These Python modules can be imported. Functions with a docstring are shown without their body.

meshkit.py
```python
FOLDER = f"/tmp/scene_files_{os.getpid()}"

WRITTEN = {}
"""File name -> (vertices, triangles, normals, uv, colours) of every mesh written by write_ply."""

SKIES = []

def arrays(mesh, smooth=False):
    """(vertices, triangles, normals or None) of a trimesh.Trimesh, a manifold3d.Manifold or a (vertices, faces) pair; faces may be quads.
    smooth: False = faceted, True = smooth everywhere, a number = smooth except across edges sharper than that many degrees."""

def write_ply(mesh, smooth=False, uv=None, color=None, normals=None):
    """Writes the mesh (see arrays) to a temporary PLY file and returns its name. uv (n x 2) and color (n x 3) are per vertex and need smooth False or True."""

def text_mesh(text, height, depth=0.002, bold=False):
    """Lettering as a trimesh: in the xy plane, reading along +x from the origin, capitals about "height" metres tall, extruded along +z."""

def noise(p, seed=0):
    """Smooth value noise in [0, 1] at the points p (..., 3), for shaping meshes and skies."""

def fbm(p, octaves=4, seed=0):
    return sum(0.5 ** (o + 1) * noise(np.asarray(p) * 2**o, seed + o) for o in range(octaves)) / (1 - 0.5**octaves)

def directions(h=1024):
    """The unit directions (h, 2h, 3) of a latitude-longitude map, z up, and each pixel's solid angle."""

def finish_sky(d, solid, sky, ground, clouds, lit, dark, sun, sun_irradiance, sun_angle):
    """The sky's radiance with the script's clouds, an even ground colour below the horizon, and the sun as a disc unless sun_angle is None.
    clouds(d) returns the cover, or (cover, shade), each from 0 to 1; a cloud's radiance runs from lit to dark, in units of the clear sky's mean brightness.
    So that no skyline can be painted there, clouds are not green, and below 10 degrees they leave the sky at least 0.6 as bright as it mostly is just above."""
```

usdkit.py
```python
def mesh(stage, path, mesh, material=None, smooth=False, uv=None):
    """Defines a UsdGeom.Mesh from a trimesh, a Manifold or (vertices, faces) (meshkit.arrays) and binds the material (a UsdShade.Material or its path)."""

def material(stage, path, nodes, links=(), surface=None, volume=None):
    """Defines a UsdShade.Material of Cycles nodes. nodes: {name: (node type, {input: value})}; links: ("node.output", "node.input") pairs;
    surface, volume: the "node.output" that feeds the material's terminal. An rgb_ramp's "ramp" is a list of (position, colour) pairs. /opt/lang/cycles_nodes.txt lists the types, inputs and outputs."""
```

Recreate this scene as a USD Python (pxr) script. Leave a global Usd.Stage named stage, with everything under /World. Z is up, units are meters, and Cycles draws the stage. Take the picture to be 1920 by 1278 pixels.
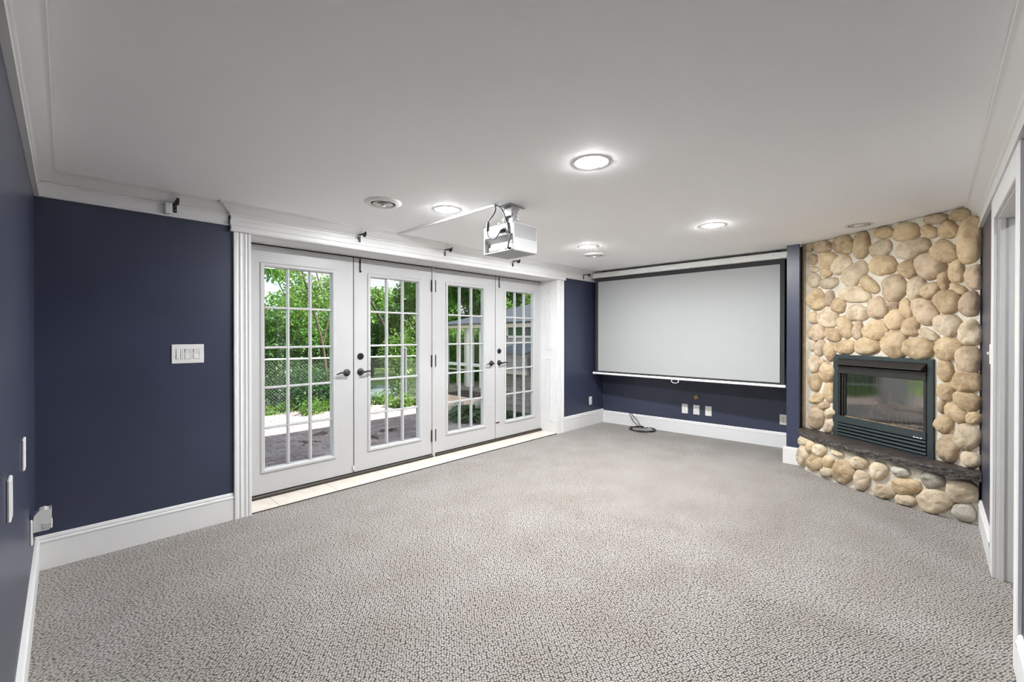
import math, random
import numpy as np, trimesh, manifold3d, usdkit, meshkit
from shapely.geometry import Polygon, box as sbox
from pxr import Usd, UsdGeom, UsdLux, UsdShade, Gf, Sdf

stage = Usd.Stage.CreateInMemory()
UsdGeom.SetStageUpAxis(stage, 'Z'); UsdGeom.SetStageMetersPerUnit(stage, 1.0)
UsdGeom.Xform.Define(stage, '/World'); UsdGeom.Scope.Define(stage, '/World/Looks')
PI = math.pi

# ---------------------------------------------------------------- camera
CAM_H, F_PX, YAW, PITCH, SHIFT_PX = 1.30, 813.1, math.radians(44.07), math.radians(-.284), -7.4
cam = UsdGeom.Camera.Define(stage, '/World/Camera')
cam.CreateHorizontalApertureAttr(36.0); cam.CreateFocalLengthAttr(36.0 * F_PX / 1920)
cam.CreateVerticalApertureAttr(36.0 * 1278 / 1920)
cam.CreateVerticalApertureOffsetAttr(SHIFT_PX * 36.0 / 1920)
cam.CreateClippingRangeAttr((0.03, 500.0))
cam.CreateExposureAttr(0.0)
fw = np.array([math.cos(PITCH) * math.cos(YAW), math.cos(PITCH) * math.sin(YAW), math.sin(PITCH)])
rt = np.array([math.sin(YAW), -math.cos(YAW), 0.0]); upv = np.cross(rt, fw)
cam.AddTransformOp().Set(Gf.Matrix4d(*rt, 0, *upv, 0, *(-fw), 0, 0, 0, CAM_H, 1))

# ---------------------------------------------------------------- sky and sun
sky = usdkit.material(stage, '/World/Looks/sky', {
    's': ('sky_texture', {'sky_type': 'multiple_scattering', 'sun_disc': False, 'sun_elevation': .92, 'sun_rotation': 2.7}),
    'tc': ('texture_coordinate', {}), 'n': ('noise_texture', {'scale': 2.6, 'detail': 6.0, 'roughness': .58}),
    'r': ('rgb_ramp', {'ramp': [(0, (0, 0, 0)), (.36, (.25, .25, .25)), (.58, (1, 1, 1)), (1, (1, 1, 1))]}),
    'k': ('mix', {'mix_type': 'multiply', 'fac': 1.0, 'color2': (.15, .15, .15)}),
    'm': ('mix', {'mix_type': 'mix', 'color2': (1.02, 1.04, 1.08)}), 'b': ('background_shader', {'strength': 1.0})},
    [('tc.generated', 'n.vector'), ('n.fac', 'r.fac'), ('r.color', 'm.fac'), ('s.color', 'k.color1'), ('k.color', 'm.color1'), ('m.color', 'b.color')], surface='b.background')
dome = UsdLux.DomeLight.Define(stage, '/World/Sky'); dome.CreateIntensityAttr(2.0)
UsdShade.MaterialBindingAPI.Apply(dome.GetPrim()).Bind(sky)
sun = UsdLux.DistantLight.Define(stage, '/World/Sun'); sun.CreateNormalizeAttr(True); sun.CreateIntensityAttr(4.6); sun.CreateAngleAttr(.53)
sun.CreateColorAttr((1.0, .95, .87))
SUN_TO = np.array([-.38, .755, -1.0]); SUN_TO /= np.linalg.norm(SUN_TO)       # the way the light travels: over the roof, out across the patio
_z = -SUN_TO; _x = np.cross([0, 0, 1.0], _z); _x /= np.linalg.norm(_x); _y = np.cross(_z, _x)
sun.AddTransformOp().Set(Gf.Matrix4d(*_x, 0, *_y, 0, *_z, 0, 0, 0, 30, 1))
LAMP = 960.0                                                                    # radiance of the four lit downlights

# ---------------------------------------------------------------- helpers
used = {}
def numbered(path):
    n = used.get(path, 0); used[path] = n + 1
    return path if n == 0 else f'{path}_{n:03d}'
def data(p, **kw):
    for k, v in kw.items():
        if v: p.SetCustomDataByKey(k, v)
def thing(name, label, cat, loc=(0, 0, 0), rotz=0, group=None, kind=None):
    x = UsdGeom.Xform.Define(stage, numbered('/World/' + name))
    x.AddTranslateOp().Set(tuple(map(float, loc)))
    if rotz: x.AddRotateZOp().Set(float(rotz))
    data(x.GetPrim(), label=label, category=cat, group=group, kind=kind)
    return x.GetPrim()
def obj(name, m, mat, parent=None, smooth=False, label=None, cat=None, group=None, kind=None):
    base = str(parent.GetPath()) if parent is not None else '/World'
    if isinstance(m, (list, tuple)) and len(m) and isinstance(m[0], trimesh.Trimesh): m = cat_(m)
    p = usdkit.mesh(stage, numbered(f'{base}/{name}'), m, M[mat], smooth=smooth).GetPrim()
    data(p, label=label, category=cat, group=group, kind=kind)
    return p
def copy(src, loc, rotz, label=None):
    name = src.GetName()
    x = UsdGeom.Xform.Define(stage, numbered('/World/' + name)); p = x.GetPrim()
    p.GetReferences().AddInternalReference(src.GetPath()); p.SetInstanceable(True)
    x.ClearXformOpOrder()
    x.AddTranslateOp().Set(tuple(map(float, loc)))
    x.AddRotateZOp().Set(float(rotz))
    was = src.GetCustomData()
    data(p, label=label or was.get('label'), category=was.get('category'), group=was.get('group'))
    return p
def struct(name, m, mat, label, cat, parent=None, smooth=False):
    return obj(name, m, mat, parent, smooth, label, cat, kind='structure')
cat_ = trimesh.util.concatenate
def bx(x0, x1, y0, y1, z0, z1):
    b = trimesh.creation.box((x1 - x0, y1 - y0, z1 - z0)); b.apply_translation(((x0 + x1) / 2, (y0 + y1) / 2, (z0 + z1) / 2)); return b
def cbox(x0, x1, y0, y1, z0, z1, c=.003):
    c = min(c, (x1 - x0) * .45, (y1 - y0) * .45, (z1 - z0) * .45); P = []
    for x, sx in ((x0, 1), (x1, -1)):
        for y, sy in ((y0, 1), (y1, -1)):
            for z, sz in ((z0, 1), (z1, -1)):
                P += [(x + sx * c, y + sy * c, z), (x + sx * c, y, z + sz * c), (x, y + sy * c, z + sz * c)]
    return trimesh.convex.convex_hull(np.array(P))
def loft(loops, closed=True, cap=True):
    """loops: list of equal-length point lists joined in order."""
    L = np.array(loops, float); n, k = L.shape[:2]; f = []
    for i in range(n - 1):
        for j in range(k if closed else k - 1):
            a, b = i * k + j, i * k + (j + 1) % k; c, d = a + k, b + k
            f += [(a, b, d), (a, d, c)]
    if cap and closed:
        for base, rev in ((0, True), ((n - 1) * k, False)):
            for j in range(1, k - 1):
                t = (base, base + j, base + j + 1); f.append(t[::-1] if rev else t)
    m = trimesh.Trimesh(L.reshape(-1, 3), f, process=False); trimesh.repair.fix_normals(m) if cap else None
    return m
def prism(poly, a0, a1, axis):
    """a 2-D outline extruded along axis: 'x' -> (y,z), 'y' -> (x,z), 'z' -> (x,y)."""
    pg = poly if isinstance(poly, Polygon) else Polygon(poly)
    m = trimesh.creation.extrude_polygon(pg, a1 - a0, engine='earcut'); v = m.vertices.copy()
    if axis == 'z': m.apply_translation((0, 0, a0))
    elif axis == 'y': m.vertices = np.stack([v[:, 0], v[:, 2] + a0, v[:, 1]], 1); m.invert()
    else: m.vertices = np.stack([v[:, 2] + a0, v[:, 0], v[:, 1]], 1)
    return m
def cyl(p, q, r, n=20, r2=None):
    p, q = np.array(p, float), np.array(q, float); d = q - p; l = np.linalg.norm(d); d /= l
    a = np.cross(d, [0, 0, 1.0] if abs(d[2]) < .9 else [1.0, 0, 0]); a /= np.linalg.norm(a); b = np.cross(d, a)
    t = np.arange(n) * 2 * PI / n; c = np.cos(t)[:, None] * a + np.sin(t)[:, None] * b
    return loft([p + r * c, q + (r if r2 is None else r2) * c])
def lathe(prof, c, ax=(0, 0, 1), n=32):
    """prof: (radius, height along ax) pairs."""
    ax = np.array(ax, float); a = np.cross(ax, [0, 0, 1.0] if abs(ax[2]) < .9 else [1.0, 0, 0]); a /= np.linalg.norm(a); b = np.cross(ax, a)
    t = np.arange(n) * 2 * PI / n; cs = np.cos(t)[:, None] * a + np.sin(t)[:, None] * b
    return loft([np.array(c) + max(r, 1e-5) * cs + h * ax for r, h in prof])
def tube(pts, r, n=8, steps=0):
    P = np.array(pts, float)
    if steps:
        from scipy.interpolate import CubicSpline
        s = np.r_[0, np.cumsum(np.linalg.norm(np.diff(P, axis=0), axis=1))]; P = CubicSpline(s, P)(np.linspace(0, s[-1], steps))
    T = np.gradient(P, axis=0); T /= np.linalg.norm(T, axis=1, keepdims=True) + 1e-12
    ref = np.array([.31, .2, .93]); A = np.cross(T, ref); A /= np.linalg.norm(A, axis=1, keepdims=True) + 1e-12; B = np.cross(T, A)
    t = np.arange(n) * 2 * PI / n; R = np.broadcast_to(np.asarray(r, float), (len(P),))
    return loft([P[i] + R[i] * (np.cos(t)[:, None] * A[i] + np.sin(t)[:, None] * B[i]) for i in range(len(P))])
def frame(x0, x1, z0, z1, w, y0, y1, w2=None):
    """a flat rectangular frame in an x-z plane, w wide."""
    return prism(Polygon([(x0, z0), (x1, z0), (x1, z1), (x0, z1)], [[(x0 + w, z0 + w), (x0 + w, z1 - w), (x1 - w, z1 - w), (x1 - w, z0 + w)]]), y0, y1, 'y')
def moved(m, d): m = m.copy(); m.apply_translation(d); return m

# ---------------------------------------------------------------- materials
M = {}
def mat(name, nodes, links, surface='p.BSDF'): M[name] = usdkit.material(stage, '/World/Looks/' + name, nodes, links, surface=surface)
def plain(name, col, rough=.5, metal=0.0, spec=.5, var=.0, scale=30, bump=0, bscale=200, bdist=.002, coat=0, **kw):
    nodes = {'p': ('principled_bsdf', {'base_color': col, 'roughness': rough, 'metallic': metal, 'specular_ior_level': spec, 'coat_weight': coat, **kw})}; links = []
    if var or bump: nodes['g'] = ('texture_coordinate', {})
    if var:
        nodes['n'] = ('noise_texture', {'scale': scale, 'detail': 4.0}); lo = tuple(c * (1 - var) for c in col); hi = tuple(min(1, c * (1 + var)) for c in col)
        nodes['r'] = ('rgb_ramp', {'ramp': [(0, lo), (.3, lo), (.7, hi), (1, hi)]}); links += [('g.object', 'n.vector'), ('n.fac', 'r.fac'), ('r.color', 'p.base_color')]
    if bump:
        nodes['bn'] = ('noise_texture', {'scale': bscale, 'detail': 3.0}); nodes['b'] = ('bump', {'strength': bump, 'distance': bdist})
        links += [('g.object', 'bn.vector'), ('bn.fac', 'b.height'), ('b.normal', 'p.normal')]
    mat(name, nodes, links)
plain('ceiling_paint', (.95, .95, .955), .75, var=.012, scale=1.2, bump=.06, bscale=90)
plain('navy_paint', (.035, .042, .075), .36, var=.10, scale=2.2, bump=.10, bscale=140, bdist=.001)
plain('trim_paint', (.72, .72, .715), .38, var=.01, scale=5)
plain('door_paint', (.455, .455, .455), .42)
plain('plastic_white', (.74, .735, .72), .35)
plain('plastic_beige', (.74, .71, .63), .4)
plain('projector_white', (.33, .33, .33), .4)
plain('mount_white', (.30, .30, .30), .45)
plain('plastic_grey', (.55, .55, .53), .4)
plain('black_metal', (.012, .011, .011), .38, metal=.0)
plain('dark_slot', (.01, .01, .01), .6)
plain('bronze', (.035, .028, .022), .45)
plain('chrome', (.7, .7, .7), .25, metal=1.0)
plain('screen_white', (.395, .405, .40), .9, spec=.1)
plain('screen_black', (.045, .046, .048), .8, spec=.2)
plain('housing_white', (.78, .78, .76), .4)
plain('bar_white', (.86, .86, .87), .3)
plain('cable_black', (.015, .015, .016), .5)
plain('wood_tan', (.42, .28, .16), .6, var=.2)
plain('tile_stone', (.70, .645, .56), .35, var=.10, scale=9)
plain('grout_tan', (.5, .45, .37), .8)
plain('mortar', (.62, .575, .485), .9, var=.16, scale=7, bump=.9, bscale=55, bdist=.012, spec=.2)
plain('teal_metal', (.028, .040, .042), .34, var=.06, bump=.05, bscale=400)
plain('hood_metal', (.020, .018, .017), .42)
plain('firebox_metal', (.03, .026, .023), .7, var=.4, scale=14)
plain('log_ceramic', (.30, .21, .12), .9, var=.5, scale=22, bump=.8, bscale=40, bdist=.01)
plain('foam_orange', (.40, .20, .07), .8, var=.4, scale=90, bump=.8, bscale=120, bdist=.006)
for nm, c1, c2, c3 in (('stone_gold', (.55, .415, .255), (.64, .51, .345), (.38, .275, .165)), ('stone_beige', (.60, .495, .355), (.68, .58, .44), (.42, .33, .225)), ('stone_brown', (.48, .37, .255), (.57, .455, .325), (.31, .235, .155)), ('stone_grey', (.48, .445, .375), (.58, .545, .47), (.28, .255, .205))):
    mat(nm, {'tc': ('texture_coordinate', {}), 'oi': ('object_info', {}), 'ad': ('vector_math', {'math_type': 'add'}), 'sc': ('vector_math', {'math_type': 'scale', 'scale': 30.0}), 'cx': ('combine_xyz', {'y': .3, 'z': .7}),
             'n': ('noise_texture', {'scale': 11.0, 'detail': 6.0, 'roughness': .6}), 'r': ('rgb_ramp', {'ramp': [(0, c3), (.34, c3), (.52, c1), (.72, c2), (1, c2)]}),
             'n2': ('noise_texture', {'scale': 95.0, 'detail': 4.0, 'roughness': .6}), 'r2': ('rgb_ramp', {'ramp': [(0, (.55, .5, .45)), (.36, (.8, .77, .73)), (.45, (1, 1, 1)), (1, (1, 1, 1))]}),
             'mm': ('mix', {'mix_type': 'multiply', 'fac': .8}), 'h': ('hsv', {'hue': .5, 'saturation': 1.0}), 'mr': ('map_range', {'to_min': .82, 'to_max': 1.12}),
             'ba': ('math', {'math_type': 'multiply_add', 'value2': .30}), 'b': ('bump', {'strength': .6, 'distance': .011}), 'p': ('principled_bsdf', {'roughness': .82, 'specular_ior_level': .25})},
        [('oi.random', 'cx.x'), ('cx.vector', 'sc.vector1'), ('tc.object', 'ad.vector1'), ('sc.vector', 'ad.vector2'), ('ad.vector', 'n.vector'), ('ad.vector', 'n2.vector'), ('n.fac', 'r.fac'), ('n2.fac', 'r2.fac'),
         ('r.color', 'mm.color1'), ('r2.color', 'mm.color2'), ('oi.random', 'mr.value'), ('mr.result', 'h.value'), ('mm.color', 'h.color'), ('h.color', 'p.base_color'), ('n2.fac', 'ba.value1'), ('n.fac', 'ba.value3'), ('ba.value', 'b.height'), ('b.normal', 'p.normal')])
# slate: dark, honed on top, broken on the edge
mat('slate', {'tc': ('texture_coordinate', {}), 'n': ('noise_texture', {'scale': 9.0, 'detail': 7.0, 'roughness': .65}), 'r': ('rgb_ramp', {'ramp': [(0, (.028, .023, .020)), (.4, (.045, .037, .032)), (.62, (.065, .050, .043)), (1, (.09, .072, .062))]}),
              'n2': ('noise_texture', {'scale': 45.0, 'detail': 5.0}), 'b': ('bump', {'strength': .35, 'distance': .006}), 'p': ('principled_bsdf', {'roughness': .5})},
    [('tc.object', 'n.vector'), ('tc.object', 'n2.vector'), ('n.fac', 'r.fac'), ('r.color', 'p.base_color'), ('n2.fac', 'b.height'), ('b.normal', 'p.normal')])
mat('slate_edge', {'tc': ('texture_coordinate', {}), 'n': ('noise_texture', {'scale': 40.0, 'detail': 6.0, 'roughness': .7}), 'r': ('rgb_ramp', {'ramp': [(0, (.012, .010, .009)), (.40, (.030, .026, .023)), (.52, (.075, .064, .055)), (.66, (.15, .13, .11)), (1, (.24, .21, .185))]}),
              'b': ('bump', {'strength': .9, 'distance': .012}), 'p': ('principled_bsdf', {'roughness': .7})},
    [('tc.object', 'n.vector'), ('n.fac', 'r.fac'), ('r.color', 'p.base_color'), ('n.fac', 'b.height'), ('b.normal', 'p.normal')])
# looped berber carpet: rows of loops about a centimetre across
mat('carpet', {'tc': ('geometry', {}), 'mp': ('mapping', {'rotation': (0, 0, .52), 'scale': (86.0, 112.0, 40.0)}), 'v': ('voronoi_texture', {'scale': 1.0, 'randomness': .56, 'dimensions': '2D'}),
               'r': ('rgb_ramp', {'ramp': [(0, (.52, .488, .45)), (.26, (.44, .411, .378)), (.44, (.275, .254, .232)), (.60, (.08, .072, .064)), (1, (.025, .022, .02))]}),
               'n': ('noise_texture', {'scale': 3.2, 'detail': 3.0}), 'nr': ('rgb_ramp', {'ramp': [(0, (.86, .84, .81)), (.35, (.88, .86, .835)), (.65, (1.0, 1.0, 1.0)), (1, (1, 1, 1))]}), 'mm': ('mix', {'mix_type': 'multiply', 'fac': 1.0}),
               'wn': ('hsv', {'saturation': .0}), 'jr': ('mix', {'mix_type': 'mix', 'fac': .22}), 'inv': ('math', {'math_type': 'subtract', 'value1': 1.0}), 'b': ('bump', {'strength': .9, 'distance': .007}),
               'p': ('principled_bsdf', {'roughness': .95, 'specular_ior_level': .1, 'sheen_weight': .25, 'sheen_roughness': .4})},
    [('tc.position', 'mp.vector'), ('mp.vector', 'v.vector'), ('v.distance', 'r.fac'), ('tc.position', 'n.vector'), ('n.fac', 'nr.fac'), ('r.color', 'mm.color1'), ('nr.color', 'mm.color2'), ('mm.color', 'p.base_color'), ('v.distance', 'inv.value2'), ('inv.value', 'b.height'), ('b.normal', 'p.normal')])
mat('pane', {'f': ('fresnel', {'IOR': 1.45}), 'ge': ('geometry', {}), 'fr': ('math', {'math_type': 'subtract', 'value1': 1.0}), 'fm': ('math', {'math_type': 'multiply'}), 't': ('transparent_bsdf', {'color': (.97, .985, .98)}), 'g': ('glossy_bsdf', {'color': (1, 1, 1), 'roughness': .0}), 'm': ('mix_closure', {})},
    [('ge.backfacing', 'fr.value2'), ('f.fac', 'fm.value1'), ('fr.value', 'fm.value2'), ('fm.value', 'm.fac'), ('t.BSDF', 'm.closure1'), ('g.BSDF', 'm.closure2')], surface='m.closure')
mat('fire_glass', {'tc': ('texture_coordinate', {}), 'w': ('wave_texture', {'wave_type': 'bands', 'bands_direction': 'x', 'scale': 26.0}), 'b': ('bump', {'strength': .035, 'distance': .001}), 'f': ('fresnel', {'IOR': 2.5}), 'ge': ('geometry', {}), 'fr': ('math', {'math_type': 'subtract', 'value1': 1.0}), 'fm': ('math', {'math_type': 'multiply'}), 't': ('transparent_bsdf', {'color': (.62, .58, .54)}), 'g': ('glossy_bsdf', {'color': (.95, .95, .95), 'roughness': .05}), 'm': ('mix_closure', {})},
    [('tc.object', 'w.vector'), ('w.fac', 'b.height'), ('b.normal', 'g.normal'), ('ge.backfacing', 'fr.value2'), ('f.fac', 'fm.value1'), ('fr.value', 'fm.value2'), ('fm.value', 'm.fac'), ('t.BSDF', 'm.closure1'), ('g.BSDF', 'm.closure2')], surface='m.closure')
mat('lamp_lit', {'e': ('emission', {'color': (.975, .985, 1.0), 'strength': LAMP})}, [], surface='e.emission')
mat('lamp_hall', {'e': ('emission', {'color': (.975, .985, 1.0), 'strength': 230.0})}, [], surface='e.emission')
mat('grille_perforated', {'tc': ('texture_coordinate', {}), 'v': ('voronoi_texture', {'scale': 125.0, 'randomness': .15}), 'r': ('rgb_ramp', {'ramp': [(0, (.02, .02, .02)), (.36, (.04, .04, .04)), (.50, (.22, .22, .22)), (1, (.25, .25, .25))]}), 'p': ('principled_bsdf', {'roughness': .45})},
    [('tc.object', 'v.vector'), ('v.distance', 'r.fac'), ('r.color', 'p.base_color')])
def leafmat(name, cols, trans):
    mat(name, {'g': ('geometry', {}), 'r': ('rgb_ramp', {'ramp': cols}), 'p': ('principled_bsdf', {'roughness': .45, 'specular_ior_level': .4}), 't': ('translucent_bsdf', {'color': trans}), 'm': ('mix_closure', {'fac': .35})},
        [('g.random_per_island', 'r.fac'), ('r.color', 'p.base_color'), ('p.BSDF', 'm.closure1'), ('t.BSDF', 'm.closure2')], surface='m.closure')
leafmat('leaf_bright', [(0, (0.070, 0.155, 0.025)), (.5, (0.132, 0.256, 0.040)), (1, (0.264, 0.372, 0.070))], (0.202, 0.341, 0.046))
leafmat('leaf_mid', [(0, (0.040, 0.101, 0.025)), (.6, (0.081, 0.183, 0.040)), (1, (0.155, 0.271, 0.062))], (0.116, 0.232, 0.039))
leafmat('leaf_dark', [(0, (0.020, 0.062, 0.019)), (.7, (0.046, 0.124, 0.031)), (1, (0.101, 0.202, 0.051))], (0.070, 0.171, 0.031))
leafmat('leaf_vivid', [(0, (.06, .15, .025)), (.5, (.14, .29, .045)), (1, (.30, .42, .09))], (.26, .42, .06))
plain('bark', (.075, .055, .04), .9, var=.35, scale=14, bump=.6, bscale=30, bdist=.01)
plain('bark_dark', (.04, .035, .025), .9, var=.3, scale=14)
plain('bark_pale', (.36, .30, .24), .9, var=.3, scale=14)
plain('galvanised', (.13, .14, .14), .6)
plain('fence_wire', (.16, .18, .17), .6)
plain('grass', (.20, .31, .07), .95, var=.3, scale=1.5)
plain('soil', (.10, .075, .06), .95, var=.3, scale=12, bump=.8, bscale=25, bdist=.03)
plain('pond_water', (.16, .20, .21), .12)
for nm, c in (('paver_a', (0.33, 0.265, 0.25)), ('paver_b', (0.285, 0.225, 0.215)), ('paver_c', (0.38, 0.315, 0.3))): plain(nm, c, .9, var=.18, scale=25, bump=.4, bscale=80)
plain('paver_sand', (.16, .125, .11), .95, var=.2, scale=30)
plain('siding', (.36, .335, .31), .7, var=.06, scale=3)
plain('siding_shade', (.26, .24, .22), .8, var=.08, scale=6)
plain('roof_slate', (.040, .046, .060), .55, var=.15, scale=8)
plain('roof_metal', (.10, .11, .13), .4, metal=.3)
plain('exterior_white', (.80, .80, .78), .5)
plain('exterior_beige', (.62, .54, .42), .6)
plain('window_green', (.05, .10, .04), .08)
plain('blind_grey', (.10, .11, .12), .6)
plain('block_wall', (.33, .285, .24), .9, var=.2, scale=10)
plain('stucco', (.5, .49, .47), .9)
WALL_STONES=[(.065,2.188,.062,.050,2.440),(.208,2.149,.094,.067,2.814),(.422,2.128,.115,.087,2.612),(.595,2.085,.120,.080,1.583),(.776,2.152,.084,.048,3.019),(.758,2.023,.089,.072,2.978),(.105,2.045,.058,.048,2.224),(.267,2.009,.100,.079,2.810),(.407,1.943,.103,.081,-2.789),(.528,1.843,.133,.090,-2.625),(.115,1.945,.057,.028,2.949),(.251,1.892,.062,.048,2.782),(.776,1.883,.122,.086,2.815),(.120,1.837,.076,.066,2.031),(.276,1.790,.095,.055,3.073),(.663,1.731,.104,.053,2.414),(.527,1.660,.159,.073,2.945),(.145,1.644,.107,.099,2.223),(.287,1.639,.077,.052,1.460),(.376,1.568,.073,.066,2.766),(.733,1.526,.093,.081,1.772),(.556,1.494,.103,.074,3.030),(.113,1.466,.059,.053,1.768),(.273,1.462,.107,.092,2.977),(.448,1.377,.113,.062,1.875),(.561,1.337,.087,.045,1.486),(.722,1.337,.114,.088,2.970),(.146,1.321,.102,.083,3.119),(.328,1.300,.091,.065,3.078),(.645,1.202,.105,.080,-3.082),(.442,1.190,.101,.066,-3.097),(.184,1.175,.084,.056,1.276),(.289,1.144,.093,.060,1.732),(.108,1.188,.051,.039,1.549),(.818,2.150,.048,.037,2.432),(.957,2.114,.098,.075,2.984),(1.165,2.165,.085,.040,2.909),(1.122,2.079,.065,.043,2.434),(1.243,2.063,.069,.058,2.222),(1.314,2.154,.066,.043,2.976),(1.371,1.966,.170,.075,1.563),(.817,2.033,.056,.033,1.685),(1.002,1.975,.124,.082,-3.083),(1.215,1.910,.098,.076,2.229),(1.122,1.820,.111,.088,2.191),(.973,1.818,.078,.066,2.344),(1.294,1.754,.082,.048,1.655),(1.398,1.701,.088,.051,1.646),(1.216,1.701,.069,.039,1.640),(1.312,1.626,.068,.029,2.513),(1.034,1.665,.098,.069,1.294),(1.128,1.635,.070,.061,-2.559),(1.239,1.544,.091,.084,2.149),(.870,1.681,.110,.095,1.975),(.861,1.536,.049,.040,2.945),(.960,1.509,.085,.044,1.780),(1.093,1.480,.116,.080,2.010),(1.372,1.514,.093,.061,1.421),(.882,1.423,.083,.079,2.101),(.992,1.361,.077,.064,1.611),(1.241,1.373,.091,.077,2.893),(1.378,1.311,.095,.065,1.583),(1.116,1.304,.077,.038,2.629),(.872,1.223,.111,.103,1.466),(1.044,1.197,.121,.090,-3.080),(1.246,1.200,.090,.085,1.326),(1.366,1.128,.098,.076,1.497),(.811,1.323,.041,.019,1.580),(.124,1.018,.092,.067,1.510),(.203,1.034,.043,.031,-2.814),(.267,.945,.094,.082,1.295),(.131,.837,.094,.071,1.437),(.287,.758,.097,.055,1.621),(.150,.680,.093,.047,-2.729),(.228,.623,.064,.034,-2.701),(.298,.563,.069,.043,-2.497),(.148,.494,.115,.084,1.353),(.291,.438,.076,.050,1.098),(1.231,1.038,.078,.050,1.518),(1.360,.974,.087,.078,-3.009),(1.232,.886,.069,.053,1.391),(1.362,.835,.083,.065,3.027),(1.206,.772,.053,.027,1.516),(1.296,.744,.077,.056,2.171),(1.400,.722,.050,.042,.914),(1.222,.644,.072,.058,1.120),(1.362,.580,.099,.073,1.268),(1.247,.473,.104,.071,1.447),(1.385,.432,.063,.056,-2.434)]
BASE_STONES=[(.135,.269,.113,.047,-2.857),(.127,.132,.115,.088,.835),(.248,.245,.074,.044,1.026),(.359,.246,.075,.059,-2.496),(.301,.114,.109,.071,-2.617),(.446,.166,.064,.048,1.022),(.433,.065,.075,.045,-2.747),(.587,.117,.118,.088,.906),(.531,.264,.061,.026,3.113),(.718,.235,.080,.055,-2.884),(.741,.092,.092,.064,1.193),(.871,.212,.087,.063,1.120),(1.023,.253,.062,.040,-3.015),(.911,.060,.084,.058,-2.656),(1.056,.147,.102,.060,-2.755),(1.060,.046,.075,.041,-2.923),(1.214,.250,.070,.061,-2.596),(1.223,.097,.104,.083,-2.359),(1.368,.210,.098,.074,-2.641),(1.376,.067,.071,.060,1.106)]
# ---------------------------------------------------------------- room shell (metres; camera above the origin)
XL, YW, YR, ZC, YD = -.113, 3.54, -.247, 2.205, 3.82        # left wall, garden wall, right wall, ceiling, door leaf face
def xf(y): return 5.615 + (3.54 - y) * .06                     # the screen wall runs a little off square
FAR_ROT = math.degrees(math.atan(.06))
struct('floor', bx(-.3, 6.2, -1.75, 3.80, -.08, 0), 'carpet', 'grey-beige looped berber carpet across the whole room', 'carpet')
struct('ceiling', bx(-.3, 6.2, -1.75, 4.05, ZC, ZC + .12), 'ceiling_paint', 'smooth white painted ceiling', 'ceiling')
struct('wall_left', bx(XL - .14, XL, -1.75, 4.05, 0, ZC), 'navy_paint', 'navy wall running past the camera on the left', 'wall')
wb = struct('wall_back', [bx(XL, .93, YW, 3.97, 0, ZC), bx(4.52, 5.62, YW, 3.97, 0, ZC), bx(.93, 4.52, YW + .02, 3.97, 2.03, ZC)], 'navy_paint', 'navy garden wall with the row of glazed doors', 'wall')
P0, P1 = (xf(3.6), 3.6), (xf(-.4), -.4)
struct('wall_far', prism([P0, P1, (P1[0] + .14, P1[1]), (P0[0] + .14, P0[1])], 0, ZC, 'z'), 'navy_paint', 'navy wall behind the projection screen', 'wall')
struct('wall_right', [bx(3.47, 6.1, YR - .12, YR, 0, ZC), bx(XL, 2.55, YR - .12, YR, 0, ZC), bx(2.55, 3.47, YR - .12, YR, 1.93, ZC)], 'navy_paint', 'navy wall on the right with a cased opening', 'wall')
struct('pillar', bx(5.10, xf(1.0) + .02, .951, 1.058, 0, ZC), 'navy_paint', 'narrow navy wing wall between the screen and the stone fireplace', 'pillar')
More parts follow.
